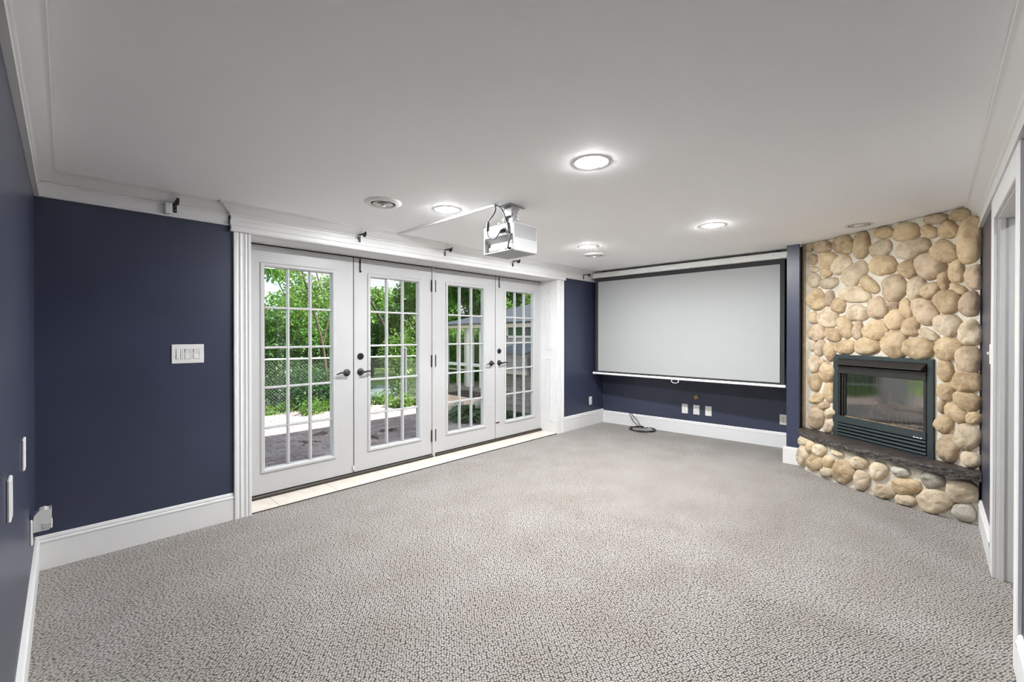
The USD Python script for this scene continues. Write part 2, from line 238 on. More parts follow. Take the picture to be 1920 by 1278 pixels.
struct('wall_hall', [bx(XL, 6.1, -1.75, -1.63, 0, ZC), bx(5.0, 5.12, -1.63, YR - .12, 0, ZC)], 'stucco', 'plain hallway wall beyond the cased opening', 'wall')

# crown moulding: offset from the wall (m) against height
CROWN = [(.000, 2.062), (.020, 2.062), (.023, 2.067), (.020, 2.073), (.013, 2.076), (.013, 2.132), (.021, 2.136), (.024, 2.141), (.018, 2.147), (.022, 2.152), (.031, 2.157), (.044, 2.166), (.058, 2.178), (.068, 2.190), (.073, 2.193), (.082, 2.196), (.085, 2.2045)]
def crown_run(path, prof, closed_cap=True):
    """path(d) -> the list of corner points at offset d from the wall."""
    m = loft([[(*p, z) for p in path(d)] for d, z in prof], closed=False, cap=False); return m
m_l = crown_run(lambda d: [(XL + d, -.6 + .353), (XL + d, YW - d)], CROWN); m_b = crown_run(lambda d: [(XL + d, YW - d), (.80, YW - d)], CROWN)
struct('trim_1', m_l, 'trim_paint', 'white crown moulding along the left wall', 'crown moulding', smooth=25)
struct('trim_2', m_b, 'trim_paint', 'white crown moulding over the navy wall left of the doors', 'crown moulding', smooth=25)
struct('trim_3', crown_run(lambda d: [(4.60, YW - d), (xf(YW), YW - d)], CROWN), 'trim_paint', 'white crown moulding in the corner right of the doors', 'crown moulding', smooth=25)
RC = [(d * (1.0 if d < .03 else 1.0), 2.205 - (2.205 - z) * 1.20) for d, z in CROWN]
m_r = crown_run(lambda d: [(4.42, YR + d), (XL, YR + d)], RC)
struct('trim_4', m_r, 'trim_paint', 'white crown moulding along the right wall', 'crown moulding', smooth=25)
# head casing over the doors: stacked mitred outline, wider towards the ceiling
HEAD = [(.000, 2.024), (.004, 2.030), (.000, 2.036), (.000, 2.062), (.006, 2.067), (.006, 2.100), (.002, 2.106), (.002, 2.130), (.010, 2.134), (.012, 2.140), (.008, 2.146), (.018, 2.152), (.034, 2.162), (.052, 2.176), (.066, 2.188), (.070, 2.192), (.080, 2.195), (.082, 2.2045)]
def head_loop(d, z): return [(.812 - d, YW + .02, z), (.812 - d, 3.505 - d, z), (4.655 + d, 3.505 - d, z), (4.655 + d, YW + .02, z)]
struct('trim_5', loft([head_loop(d, z) for d, z in HEAD]), 'trim_paint', 'long white head casing with crown profile above the glazed doors', 'head casing', smooth=25)
# fluted side casings
def fluted(x0, x1, y, z0, z1):
    w = x1 - x0; pts = [(x0, YW + .01), (x0, y + .003), (x0 + .003, y), (x0 + w * .16, y)]
    for a, b, d in ((.18, .36, .0045), (.40, .66, .0045), (.70, .84, .0045)):
        pts += [(x0 + w * (a + (b - a) * t), y + d * math.sin(PI * t) ** .7) for t in (0, .12, .3, .5, .7, .88, 1)]
    return prism(pts + [(x1 - .003, y), (x1, y + .003), (x1, YW + .01)], z0, z1, 'z')
struct('trim_6', fluted(.829, .938, 3.518, 0, 2.0235), 'trim_paint', 'fluted white casing left of the first glazed door', 'door casing')
struct('trim_7', fluted(4.502, 4.640, 3.522, 0, 2.0235), 'trim_paint', 'fluted white casing right of the last glazed door', 'door casing')
# reveals
rev = struct('trim_8', [bx(4.505, 4.53, 3.53, 3.90, 0, 2.04)], 'trim_paint', 'white panelled reveal beside the last glazed door', 'door reveal')
def ring_x(x, y0, y1, z0, z1, w, d):
    o = [(y0, z0), (y1, z0), (y1, z1), (y0, z1)]; i = [(y0 + w, z0 + w), (y0 + w, z1 - w), (y1 - w, z1 - w), (y1 - w, z0 + w)]
    return prism(Polygon(o, [i]), x - d, x, 'x')
for z0, z1 in ((1.835, 1.925), (1.104, 1.752), (.166, .986)):
    m = [ring_x(4.505, 3.634, 3.716, z0, z1, .010, .006)]
    if z1 - z0 < .2: m += [ring_x(4.505, 3.652, 3.698, z0 + .02, z1 - .02, .010, .006)]
    else: m += [bx(4.501, 4.505, a, a + .008, z0 + .02, z1 - .02) for a in (3.656, 3.671, 3.686)]
    obj('raised_panel', m, 'trim_paint', rev)
struct('trim_9', [bx(.90, .936, 3.53, 3.90, 0, 2.04)], 'trim_paint', 'white reveal left of the first glazed door', 'door reveal')
struct('trim_10', [bx(.90, 4.53, 3.5605, 3.90, 2.022, 2.05)], 'trim_paint', 'white soffit board above the glazed doors', 'door reveal')
struct('trim_11', [cbox(2.719, 2.758, YD - .012, 3.89, 0.0, 2.018, .004)], 'door_paint', 'slim white mullion post between the two pairs of doors', 'mullion')
struct('trim_12', [bx(.92, 4.52, YD + .02, 3.89, 2.010, 2.026)], 'dark_slot', 'dark weather strip above the door leaves', 'weather strip')
sill = struct('trim_13', [cbox(.936, 2.719, 3.792, 3.95, -.02, .030, .006), cbox(2.758, 4.505, 3.792, 3.95, -.02, .030, .006)], 'bronze', 'dark bronze threshold under the glazed doors', 'threshold')
# baseboards
BASE = [(0, .0), (.014, .0), (.014, .140), (.017, .143), (.017, .150), (.012, .156), (.013, .164), (.009, .174), (.0, .178)]
def base_run(a, b, nrm, zs=1.0):
    a, b, nrm = np.array(a, float), np.array(b, float), np.array(nrm, float)
    return loft([[(*(p + nrm * d), z * zs) for d, z in BASE] for p in (a, b)])
struct('baseboard_left', base_run((XL, -.24), (XL, YW), (1, 0), 1.06), 'trim_paint', 'tall white baseboard along the left wall', 'baseboard')
struct('baseboard_back', [base_run((XL, YW), (.829, YW), (0, -1), 1.06), base_run((4.640, YW), (xf(YW), YW), (0, -1), 1.12)], 'trim_paint', 'tall white baseboard either side of the glazed doors', 'baseboard')
nf = np.array([-1, -.06]) / math.hypot(1, .06)
struct('baseboard_far', base_run((xf(YW), YW), (xf(1.05), 1.05), nf), 'trim_paint', 'white baseboard under the projection screen', 'baseboard')
struct('baseboard_wing', [cbox(5.080, 5.12, .935, 1.086, 0, .158, .002), cbox(5.086, 5.12, .940, 1.080, .158, .170, .002)], 'trim_paint', 'white plinth around the foot of the navy wing wall', 'baseboard')
struct('baseboard_right', [base_run((4.36, YR), (3.56, YR), (0, 1)), base_run((2.49, YR), (XL, YR), (0, 1))], 'trim_paint', 'white baseboard along the right wall', 'baseboard')
# cased opening in the right wall
struct('trim_14', [cbox(3.452, 3.552, YR - .002, -.233, 0, 2.03, .003), cbox(3.453, 3.475, YR - .14, -.2485, 0, 1.93, .001), bx(3.440, 3.452, YR - .03, YR - .012, 0, 1.92)], 'trim_paint', 'white casing and jamb on the far side of the cased opening', 'opening casing')
struct('trim_15', [cbox(2.490, 2.590, YR - .002, -.233, 0, 2.03, .003), cbox(2.55, 2.588, YR - .14, -.2485, 0, 1.93, .001)], 'trim_paint', 'white casing on the near side of the cased opening', 'opening casing')
struct('trim_16', [cbox(2.590, 3.452, YR - .002, -.233, 1.920, 2.03, .003), cbox(2.588, 3.453, YR - .14, -.2485, 1.915, 1.93, .001)], 'trim_paint', 'white head casing of the cased opening', 'opening casing')

# ---------------------------------------------------------------- travertine strip in front of the doors
tl = thing('tile_strip', 'strip of pale beige stone tiles between the carpet and the door thresholds', 'floor tiles', (.936, 3.545, 0))
obj('grout_bed', bx(0, 3.57, 0, .25, -.03, .002), 'grout_tan', tl)
xs = [0, .199, .649, 1.113, 1.571, 2.03, 2.487, 2.944, 3.401, 3.57]
for a, b in zip(xs[:-1], xs[1:]): obj('tile', cbox(a + .0015, b - .0015, .001, .249, -.02, .005, .0015), 'tile_stone', tl)
obj('edge_strip', cbox(-.005, 3.575, -.010, .000, -.01, .007, .002), 'bronze', tl)

# ---------------------------------------------------------------- four glazed doors
def make_door(n, x0, x1, g0, g1, hand, dead, where):
    """hand: +1 the lever stands at the left edge and points right, -1 the mirror of it."""
    z0, z1, h0, h1 = .036, 2.012, .232, 1.842
    t = thing(f'door_{n}', f'white glazed door with fifteen panes, {where}', 'door', (x0, YD, 0), kind='structure')
    w = x1 - x0; a, b = g0 - x0, g1 - x0; mould = .034
    obj('door_leaf', prism(Polygon([(0, z0), (w, z0), (w, z1), (0, z1)], [[(a - .02, h0 - .02), (a - .02, h1 + .02), (b + .02, h1 + .02), (b + .02, h0 - .02)]]), 0, .044, 'y'), 'door_paint', t)
    def ring(d, y): return [(a - d, y, h0 - d), (b + d, y, h0 - d), (b + d, y, h1 + d), (a - d, y, h1 + d)]
    prof = [(mould + .004, .001), (mould, -.006), (mould - .006, -.011), (.012, -.011), (.004, -.004), (0, .004), (0, .046), (.004, .050), (mould, .050), (mould, .043)]
    obj('glazing_frame', loft([ring(d, y) for d, y in prof], cap=False), 'door_paint', t)
    mw = .0095
    cx = [a + (b - a) * k / 3 for k in range(4)]; cz = [h0 + (h1 - h0) * k / 5 for k in range(6)]
    for x in cx[1:3]: obj('muntin', cbox(x - mw, x + mw, .003, .041, h0, h1, .004), 'door_paint', t)
    for z in cz[1:5]: obj('muntin', cbox(a, b, .005, .039, z - mw, z + mw, .004), 'door_paint', t)
    for i in range(3):
        for j in range(5): obj('pane', bx(cx[i], cx[i + 1], .020, .024, cz[j], cz[j + 1]), 'pane', t)
    hx = .062 if hand > 0 else w - .062; hz = .957
    h = obj('lever_handle', [lathe([(.0, -.002), (.032, -.002), (.033, .004), (.030, .009), (.020, .012), (.013, .018), (.012, .048), (.0, .050)], (hx, 0, hz), (0, -1, 0), 24)], 'black_metal', t, smooth=35)
    s = hand; lv = [(hx - s * .004, -.044, hz), (hx + s * .02, -.050, hz + .001), (hx + s * .05, -.051, hz + .006), (hx + s * .08, -.049, hz + .004), (hx + s * .10, -.047, hz - .004), (hx + s * .115, -.046, hz - .006)]
    obj('lever', tube(lv, np.interp(np.linspace(0, 1, 20), [0, .2, .75, 1], [.010, .009, .007, .004]), 10, 20), 'black_metal', h, smooth=60)
    if dead: obj('deadbolt', [lathe([(.0, -.002), (.031, -.002), (.031, .006), (.026, .012), (.0, .013)], (hx, 0, hz + .144), (0, -1, 0), 24), cbox(hx - .005, hx + .005, -.026, -.010, hz + .128, hz + .160, .003)], 'black_metal', t, smooth=35)
    return t, w
d1, w1 = make_door(1, .936, 1.848, 1.113, 1.650, -1, False, 'at the left end of the row beside the navy wall')
d2, w2 = make_door(2, 1.856, 2.717, 2.022, 2.552, 1, True, 'second from the left with a deadbolt above its lever')
d3, w3 = make_door(3, 2.760, 3.648, 2.937, 3.456, -1, False, 'third from the left, just right of the mullion post')
d4, w4 = make_door(4, 3.656, 4.505, 3.842, 4.357, 1, True, 'at the right end of the row beside the panelled reveal')
for d, x in ((d2, w2 - .003), (d3, .003)):
    for z in (1.82, 1.023, .227): obj('hinge', [cyl((x, -.006, z - .058), (x, -.006, z + .058), .0075, 10), cyl((x, -.006, z - .064), (x, -.006, z - .058), .005, 8), cyl((x, -.006, z + .058), (x, -.006, z + .064), .005, 8)], 'black_metal', d)
for d in (d2, d4):
    obj('slide_bolt', [cbox(.052, .064, -.006, 0, 1.90, 1.99, .002), cyl((.058, -.009, 1.885), (.058, -.009, 2.008), .0055, 8), lathe([(.0, 0), (.009, 0), (.010, .006), (.0, .014)], (.060, -.006, 1.888), (0, -1, 0), 12)], 'black_metal', d)
obj('latch', [cbox(.003, .062, -.008, 0, .222, .233, .002)], 'black_metal', d4)
obj('flush_bolt', [cbox(w1 - .012, w1 + .006, -.010, 0, .055, .100, .003)], 'plastic_grey', d1)
obj('astragal', cbox(-.008, .002, .004, .046, .036, 2.012, .001), 'dark_slot', d2)
obj('astragal', cbox(-.008, .002, .012, .046, .036, 2.012, .001), 'plastic_grey', d4)
# ---------------------------------------------------------------- stone fireplace across the corner
FL = np.array([5.21, .925]); FR = np.array([4.38, -.238]); FT = (FR - FL) / np.linalg.norm(FR - FL); FROT = math.degrees(math.atan2(FT[1], FT[0]))
def to_local(p): d = np.array(p) - FL; return (float(d @ FT), float(d @ np.array([-FT[1], FT[0]])))   # x along the face, y into the wall
fp = thing('stone_fireplace', 'corner fireplace faced with rounded tan river stones over a raised slate hearth', 'fireplace', (*FL, 0), FROT)
body = [to_local(p) for p in ((5.21, .925), (4.38, -.238), (4.40, YR), (5.80, YR), (xf(.93), .945), (5.21, .945))]
solid = prism(body, 0, ZC - .002, 'z'); cut = bx(.385, 1.120, -.2, .40, .370, 1.090)
def to_man(m): return manifold3d.Manifold(manifold3d.Mesh(np.array(m.vertices, np.float32), np.array(m.faces, np.uint32)))
solid.merge_vertices(); cut.merge_vertices()
mb = to_man(solid) - to_man(cut)
obj('mortar_face', mb, 'mortar', fp)
obj('side_strip', cbox(.001, .016, -.016, .002, .370, 2.19, .002), 'wood_tan', fp)
BP = np.array([(5.13, .962), (5.10, .946), (4.822, .735), (4.692, .544), (4.558, .328), (4.409, .035), (4.349, -.235), (4.345, -.246)])
from scipy.interpolate import CubicSpline
def curve(P, n=60):
    P = np.array(P, float); s = np.r_[0, np.cumsum(np.linalg.norm(np.diff(P, axis=0), axis=1))]; c = CubicSpline(s, P)(np.linspace(0, s[-1], n)); return c
BASEC = curve(BP[1:-1]); BARC = np.r_[0, np.cumsum(np.linalg.norm(np.diff(BASEC, axis=0), axis=1))]
rng = np.random.default_rng(7)
foot = [to_local(p) for p in BASEC] + [to_local(p) for p in ((4.42, -.244), (5.26, .93))]
obj('hearth_base', prism(foot, 0, .318, 'z'), 'mortar', fp)
SC = curve([(5.095, .952), (5.03, .925), (4.74, .675), (4.58, .45), (4.40, .13), (4.315, -.05), (4.272, -.243)], 70)
slab_out = [to_local(p) for p in SC] + [to_local(p) for p in ((4.42, -.243), (5.25, .950))]
sl = obj('hearth_slab', prism(slab_out, .330, .368, 'z'), 'slate', fp)
# the broken front edge of the slab: a strip whose face is rough
lo = np.array([to_local(p) for p in curve(SC, 260)]); tn = np.gradient(lo, axis=0); tn /= np.linalg.norm(tn, axis=1, keepdims=True); nn = np.stack([tn[:, 1], -tn[:, 0]], 1)
if nn[130, 1] > 0: nn = -nn
rows = []
for k, z in enumerate(np.linspace(.311, .366, 7)):
    amp = .010 * (meshkit.fbm(np.c_[lo * 22, np.full(len(lo), z * 60)], 3, 5) - .5) * 2 + .005 * (1 - abs(k - 3) / 3)
    if k in (0, 6): amp = amp * .3
    rows.append(np.c_[lo + nn * amp[:, None], np.full(len(lo), z)])
rows = [np.c_[lo - nn * .03, np.full(len(lo), .311)]] + rows + [np.c_[lo - nn * .03, np.full(len(lo), .3695)]]
obj('broken_edge', loft(rows, closed=False, cap=False), 'slate_edge', sl)
def stone(a, b, rot, high, seed, n=30, rings=9):
    """a rounded cobble: outline in (x,z) about the origin, bulging to -y."""
    r = np.random.default_rng(seed); t = np.arange(n) * 2 * PI / n
    ex = r.uniform(1.9, 2.7); rad = (np.abs(np.cos(t) / a) ** ex + np.abs(np.sin(t) / b) ** ex) ** (-1 / ex)
    ph = r.uniform(0, 6.28, 4); rad = rad * (1 + .035 * np.sin(2 * t + ph[0]) + .05 * np.sin(3 * t + ph[1]) + .03 * np.sin(5 * t + ph[2]) + .018 * np.sin(8 * t + ph[3]))
    lift = r.uniform(-.25, .25); tilt = r.uniform(0, 6.28); pw = r.uniform(2.2, 3.4); pts = []
    for k in range(rings):
        u = [1.0, 1.01, .975, .90, .78, .62, .44, .25, .09][k]
        hh = [-.02, .006, .30, .56, .76, .89, .96, .99, 1.0][k]
        x, z = rad * u * np.cos(t), rad * u * np.sin(t)
        y = (hh * high * (1 + lift * (x / a * math.cos(tilt) + z / b * math.sin(tilt)) * .6)) if k > 1 else np.full(n, hh if k == 0 else .004)
        if k > 1: y = y + min(1.0, (1.01 - u) * 5) * high * (.55 * (meshkit.fbm(np.c_[x * 17, z * 17, np.full(n, seed * 3.7)], 3, 3) - .5) - .5 * np.maximum(0, .10 - np.abs(meshkit.noise(np.c_[x * 13, z * 22, np.full(n, seed * 1.9)], 9) - .5)) / .10 * .35)
        c, s = math.cos(rot), math.sin(rot); pts.append(np.c_[x * c - z * s, -y, x * s + z * c])
    m = loft(pts, cap=True); return m
TONES = ['stone_gold', 'stone_beige', 'stone_beige', 'stone_gold', 'stone_brown', 'stone_beige', 'stone_gold']
BROWN = {0, 20, 54, 56}; GOLD = {3, 40, 43, 65, 73}
for i, (s, z, a, b, r) in enumerate(WALL_STONES):
    m = stone(a * 1.02, b * 1.02, r, min(.058, .026 + .32 * b), 100 + i)
    tone = 'stone_gold' if i in GOLD else 'stone_brown' if i in BROWN or rng.random() < .10 else TONES[int(rng.integers(0, 7))]
    m.apply_translation((s, .002, z))
    v = m.vertices; v[:, 2] = np.clip(v[:, 2], .371, ZC - .001); v[:, 0] = np.clip(v[:, 0], .002, 1.445)
    obj('river_stone', m, tone, fp, smooth=True)
for i, (q, z, a, b, r) in enumerate(BASE_STONES):
    m = stone(a, b, r, min(.055, .024 + .30 * b), 300 + i); v = m.vertices.copy()
    qq = np.clip(q + v[:, 0], 0, BARC[-1]); px = np.interp(qq, BARC, BASEC[:, 0]); py = np.interp(qq, BARC, BASEC[:, 1])
    tx = np.interp(qq, BARC, np.gradient(BASEC[:, 0], BARC)); ty = np.interp(qq, BARC, np.gradient(BASEC[:, 1], BARC)); l = np.hypot(tx, ty)
    wx, wy = px + (-ty / l) * v[:, 1], py + (tx / l) * v[:, 1]
    loc = np.array([to_local(p) for p in np.c_[wx, wy]]); m.vertices = np.c_[loc, np.clip(z + v[:, 2], .004, .309)]
    obj('river_stone', m, 'stone_grey' if i in (16, 19, 12) else ('stone_beige' if rng.random() < .6 else 'stone_gold'), fp, smooth=True)

# ---------------------------------------------------------------- gas insert
ins = thing('fireplace_insert', 'dark green metal gas fireplace insert with hood, glass front and louvres', 'fireplace insert', (*FL, 0), FROT)
obj('surround', prism(Polygon([(.334, .369), (1.163, .369), (1.158, 1.117), (.366, 1.120), (.340, 1.085)], [[(.388, .380), (.388, 1.084), (1.121, 1.084), (1.121, .380)]]), -.020, .004, 'y'), 'teal_metal', ins)
fb = [bx(.388, 1.121, .380, .385, .372, 1.088), bx(.388, .394, -.005, .38, .372, 1.088), bx(1.115, 1.121, -.005, .38, .372, 1.088), bx(.388, 1.121, -.005, .38, 1.082, 1.088), bx(.388, 1.121, .0, .38, .548, .556)]
obj('firebox', fb, 'firebox_metal', ins)
obj('hood', prism([(-.010, 1.083), (-.016, 1.083), (-.075, 1.040), (-.075, 1.030), (-.068, 1.030), (-.012, 1.024), (-.004, 1.030)], .392, 1.117, 'x'), 'hood_metal', ins)
obj('upper_band', cbox(.392, 1.118, -.028, -.004, .949, 1.020, .003), 'hood_metal', ins)
for a, b, y in ((.392, .412, -.024), (.420, .434, -.016), (.438, .452, -.010), (1.088, 1.098, -.010), (1.102, 1.118, -.022)): obj('side_post', cbox(a, b, y, .01, .562, .949, .002), 'hood_metal', ins)
obj('glass_front', bx(.452, 1.088, -.002, .002, .562, .949), 'fire_glass', ins)
lb = obj('lower_band', cbox(.390, 1.120, -.030, -.004, .500, .562, .003), 'teal_metal', ins)
obj('lower_trim', cbox(.452, 1.088, -.012, -.004, .560, .567, .001), 'log_ceramic', ins)
# maker's script, too small to read in the photograph: a row of slanted white strokes
wm = []
for k, (w_, h_) in enumerate(((.010, .012), (.008, .009), (.008, .008), (.009, .011), (.007, .008), (.010, .009), (.008, .013))):
    x = 1.032 + k * .0092; wm.append(prism([(x, .505), (x + w_ * .8, .505), (x + w_, .505 + h_), (x + w_ * .25, .505 + h_ * .8)], -.0312, -.0298, 'y'))
obj('maker_mark', wm, 'plastic_white', lb)
for k in range(4):
    z = .490 - k * .0295
    obj('louvre', prism([(-.030, z - .013), (-.024, z - .016), (-.004, z + .002), (-.010, z + .006), (-.026, z + .000)], .392, 1.119, 'x'), 'teal_metal', ins)
obj('louvre_backing', bx(.390, 1.120, .012, .016, .372, .51), 'dark_slot', ins)
def log(p, q, r0, r1, seed):
    p, q = np.array(p), np.array(q); s = np.linspace(0, 1, 16)[:, None]; r = np.random.default_rng(seed)
    c = p + (q - p) * s; c[:, 2] += .012 * np.sin(s[:, 0] * 5 + seed); rr = np.interp(s[:, 0], [0, .08, .5, .92, 1], [r0 * .6, r0, (r0 + r1) / 2, r1, r1 * .6])
    m = tube(c, rr, 14); v = m.vertices; v += (meshkit.fbm(v * 30, 3, seed)[:, None] - .5) * .012; m.vertices = v; return m
obj('log', log((.60, .17, .640), (.96, .15, .650), .040, .034, 1), 'log_ceramic', ins, smooth=50)
obj('log', log((.72, .12, .700), (.93, .20, .690), .034, .028, 2), 'log_ceramic', ins, smooth=50)
obj('log', log((.72, .20, .705), (.69, .17, .790), .024, .013, 3), 'log_ceramic', ins, smooth=50)
obj('log', log((.585, .10, .600), (.60, .16, .70), .024, .018, 4), 'log_ceramic', ins, smooth=50)
obj('grate', [cyl((.62, .09, .610), (.97, .09, .610), .007, 8)] + [cyl((.64 + k * .034, .085, .565), (.64 + k * .034, .085, .625), .006, 8) for k in range(10)], 'firebox_metal', ins)
em = [];
for k in range(40):
    s_ = rng.uniform(.012, .026); m = trimesh.creation.icosphere(1, s_); m.apply_translation((rng.uniform(.50, 1.05), rng.uniform(.05, .30), .560 + s_ * .4)); em.append(m)
obj('embers', em, 'log_ceramic', ins, kind='stuff')

# ---------------------------------------------------------------- projection screen
sc = thing('projection_screen', 'pull-down projection screen with white fabric and black border on the far wall', 'projection screen', (5.28, 2.29, .74))
def S(m): return moved(m, (-5.28, -2.29, -.74))
obj('fabric', S(bx(5.2785, 5.2800, 1.157, 3.407, .792, 2.052)), 'screen_white', sc)
obj('border', S(prism(Polygon([(1.115, .768), (3.450, .768), (3.450, 2.13), (1.115, 2.13)], [[(1.158, .793), (1.158, 2.050), (3.406, 2.050), (3.406, .793)]]), 5.2780, 5.2805, 'x')), 'screen_black', sc)
hp = [(5.245, 2.110), (5.258, 2.104), (5.300, 2.104), (5.322, 2.112), (5.325, 2.165), (5.318, 2.175), (5.262, 2.177), (5.247, 2.168)]
obj('housing', S(prism([(x, z) for x, z in hp], 1.085, 3.470, 'y')), 'housing_white', sc)
obj('end_cap', S(prism([((x - 5.285) * 1.06 + 5.285, (z - 2.14) * 1.06 + 2.14) for x, z in hp], 3.470, 3.494, 'y')), 'plastic_grey', sc)
obj('bottom_bar', S(cat_([tube([(5.279, 1.102, .756), (5.279, 3.475, .756)], .0155, 14), cyl((5.279, 3.475, .756), (5.279, 3.486, .756), .018, 14)])), 'bar_white', sc, smooth=40)
obj('pull_handle', S(tube([(5.275, 2.325, .738), (5.272, 2.335, .722), (5.270, 2.318, .709), (5.270, 2.289, .703), (5.270, 2.260, .709), (5.272, 2.243, .722), (5.275, 2.253, .738)], .0045, 8, 24)), 'bar_white', sc, smooth=60)
for y in (3.30, 1.20): obj('wall_bracket', S(bx(5.285, xf(y), y - .012, y + .012, 2.178, 2.195)), 'black_metal', sc)
obj('screw', S(lathe([(0, 0), (.006, 0), (.006, .003), (0, .004)], (5.247, 1.215, 2.142), (-1, 0, 0), 10)), 'plastic_grey', sc)

# ---------------------------------------------------------------- ceiling lights, vents, hooks
def downlight(x, y, lit, label, group='recessed ceiling lights', em='lamp_lit'):
    t = thing('recessed_light', label, 'ceiling light', (x, y, ZC), 0, group)
    obj('trim_ring', lathe([(.074, .0), (.074, -.0015), (.080, -.0022), (.092, -.0020), (.098, -.0008), (.099, .0)], (0, 0, 0), (0, 0, 1), 40), 'plastic_white', t, smooth=40)
    if lit: obj('lens', lathe([(.0001, -.0085), (.022, -.0083), (.044, -.0073), (.060, -.0055), (.068, -.0033), (.072, -.0014), (.0725, .0)], (0, 0, 0), (0, 0, 1), 40), em, t, smooth=60, label='lit white lens')
    else:
        obj('baffle', lathe([(.066, -.001), (.050, -.0012), (.050, -.0005), (.0001, -.0005)], (0, 0, 0), (0, 0, 1), 40), 'plastic_grey', t)
        obj('bulb', lathe([(.0001, -.012), (.022, -.010), (.036, -.004), (.038, -.001)], (0, 0, 0), (0, 0, 1), 28), 'plastic_white', t, smooth=60)
downlight(1.93, 1.288, True, 'lit round recessed ceiling light above the middle of the carpet, nearest of the lit ones')
downlight(1.93, 2.523, True, 'lit round recessed ceiling light between the round vent and the projector')
downlight(3.74, 1.305, True, 'lit round recessed ceiling light above the right part of the screen')
downlight(3.74, 2.535, True, 'lit round recessed ceiling light beside the far round vent')
downlight(4.569, .434, False, 'unlit recessed ceiling light close above the stone fireplace')
downlight(2.75, -.95, True, 'recessed light in the hallway ceiling beyond the cased opening', em='lamp_hall')
def vent(x, y, label):
    t = thing('ceiling_vent', label, 'air vent', (x, y, ZC), 0, 'round ceiling vents')
    obj('outer_ring', lathe([(.080, .0), (.080, -.010), (.090, -.016), (.112, -.012), (.124, -.004), (.125, .0)], (0, 0, 0), (0, 0, 1), 44), 'plastic_white', t, smooth=35)
    for r, z in ((.060, -.016), (.036, -.022)): obj('vent_ring', lathe([(r - .007, z + .010), (r + .006, z + .002), (r + .008, z + .004), (r - .005, z + .012)], (0, 0, 0), (0, 0, 1), 40), 'plastic_white', t, smooth=35)
    obj('centre_cone', lathe([(.0001, -.030), (.014, -.028), (.018, -.020), (.010, -.014), (.0001, -.013)], (0, 0, 0), (0, 0, 1), 28), 'plastic_white', t, smooth=35)
    obj('duct_throat', lathe([(.080, -.002), (.0001, -.0015)], (0, 0, 0), (0, 0, 1), 32), 'dark_slot', t)
vent(1.521, 2.700, 'round white ceiling vent above the first pair of glazed doors')
vent(4.163, 2.733, 'round white ceiling vent near the far corner by the screen')
for (x, y), w_ in (((5.06, .93), 'right above the navy wing wall top'), ((4.885, .60), 'above the upper left of the stone face'), ((4.66, .20), 'above the middle of the stone face')):
    t = thing('ceiling_hook', f'tiny white ceiling hook {w_}', 'hook', (x, y, ZC), 0, 'ceiling hooks by the fireplace')
    obj('hook_base', lathe([(0, 0), (.010, 0), (.009, -.004), (0, -.005)], (0, 0, 0), (0, 0, 1), 14), 'plastic_white', t)
    obj('hook_loop', tube([(0, 0, -.003), (0, 0, -.012), (.010, -.004, -.020), (.008, -.003, -.032), (-.006, .003, -.034), (-.010, .004, -.024)], .0028, 8, 20), 'plastic_white', t)

# ---------------------------------------------------------------- projector, its mount, raceway and cables
pm = thing('projector_mount', 'white metal ceiling bracket holding the projector', 'projector mount', (2.19, 2.13, ZC))
obj('ceiling_plate', [cbox(-.06, .07, -.055, .055, -.006, 0, .001), cbox(.05, .11, -.035, -.015, -.004, 0, .001), cbox(.05, .11, .02, .04, -.004, 0, .001)], 'mount_white', pm)
obj('upper_bracket', [cbox(-.030, .034, -.036, -.031, -.085, -.004, .001), cbox(-.030, .034, .031, .036, -.085, -.004, .001), cbox(-.033, -.028, -.036, .036, -.075, -.004, .001)] + [lathe([(0, 0), (.010, 0), (.009, .004), (0, .005)], (x, -.036, z), (0, -1, 0), 12) for x, z in ((-.008, -.03), (.014, -.055), (.0, -.07))], 'mount_white', pm)
obj('tilt_bracket', [cbox(-.026, .030, -.045, -.040, -.128, -.060, .001), cbox(-.026, .030, .040, .045, -.128, -.060, .001), cbox(-.036, .050, -.055, .055, -.137, -.128, .001), cyl((.01, -.05, -.10), (.01, .05, -.10), .006, 10)] , 'mount_white', pm)
for x, y, z, ax in ((.012, -.045, -.098, (0, -1, 0)), (.012, -.045, -.074, (0, -1, 0)), (.012, .045, -.098, (0, 1, 0)), (-.036, .03, -.10, (-1, 0, 0))):
    obj('mount_knob', lathe([(0, 0), (.013, 0), (.013, .008), (.009, .012), (0, .013)], (x, y, z), ax, 14), 'plastic_grey', pm)
for e in ((-.040, -.034, -.055, -.015, -.132, -.095, .002), (.045, .075, -.060, -.035, -.150, -.125, .003), (-.075, -.035, .028, .052, -.150, -.122, .003)): obj('mount_ear', cbox(*e), 'mount_white', pm)
obj('mount_arm', [cbox(.02, .13, -.020, .0, -.137, -.128, .002), cbox(-.09, -.02, .02, .045, -.137, -.128, .002)], 'plastic_grey', pm)
pj = thing('projector', 'white box projector hanging below the ceiling with a perforated side grille', 'projector', (2.10, 2.02, 1.875))
W_, D_, Hh = .240, .292, .190                                            # along x, y, z
rear = [(0, .062), (.034, .062), (.034, .0), (W_, 0), (W_, Hh), (0, Hh), (0, .116), (.030, .090)]   # (x,z): a slanted recess in the rear face over the port strip
shell = Polygon([(0.030, 0.012), (.012, 0), (W_ - .008, 0), (W_, .008), (W_, Hh - .008), (W_ - .008, Hh), (.008, Hh), (0, Hh - .008), (0, .112), (.032, .074), (.032, .012)])
obj('body', prism([(.030, .0), (W_ - .006, 0), (W_, .006), (W_, Hh - .006), (W_ - .006, Hh), (.006, Hh), (0, Hh - .006), (0, .110), (.032, .070)], .006, D_ - .006, 'y'), 'projector_white', pj)
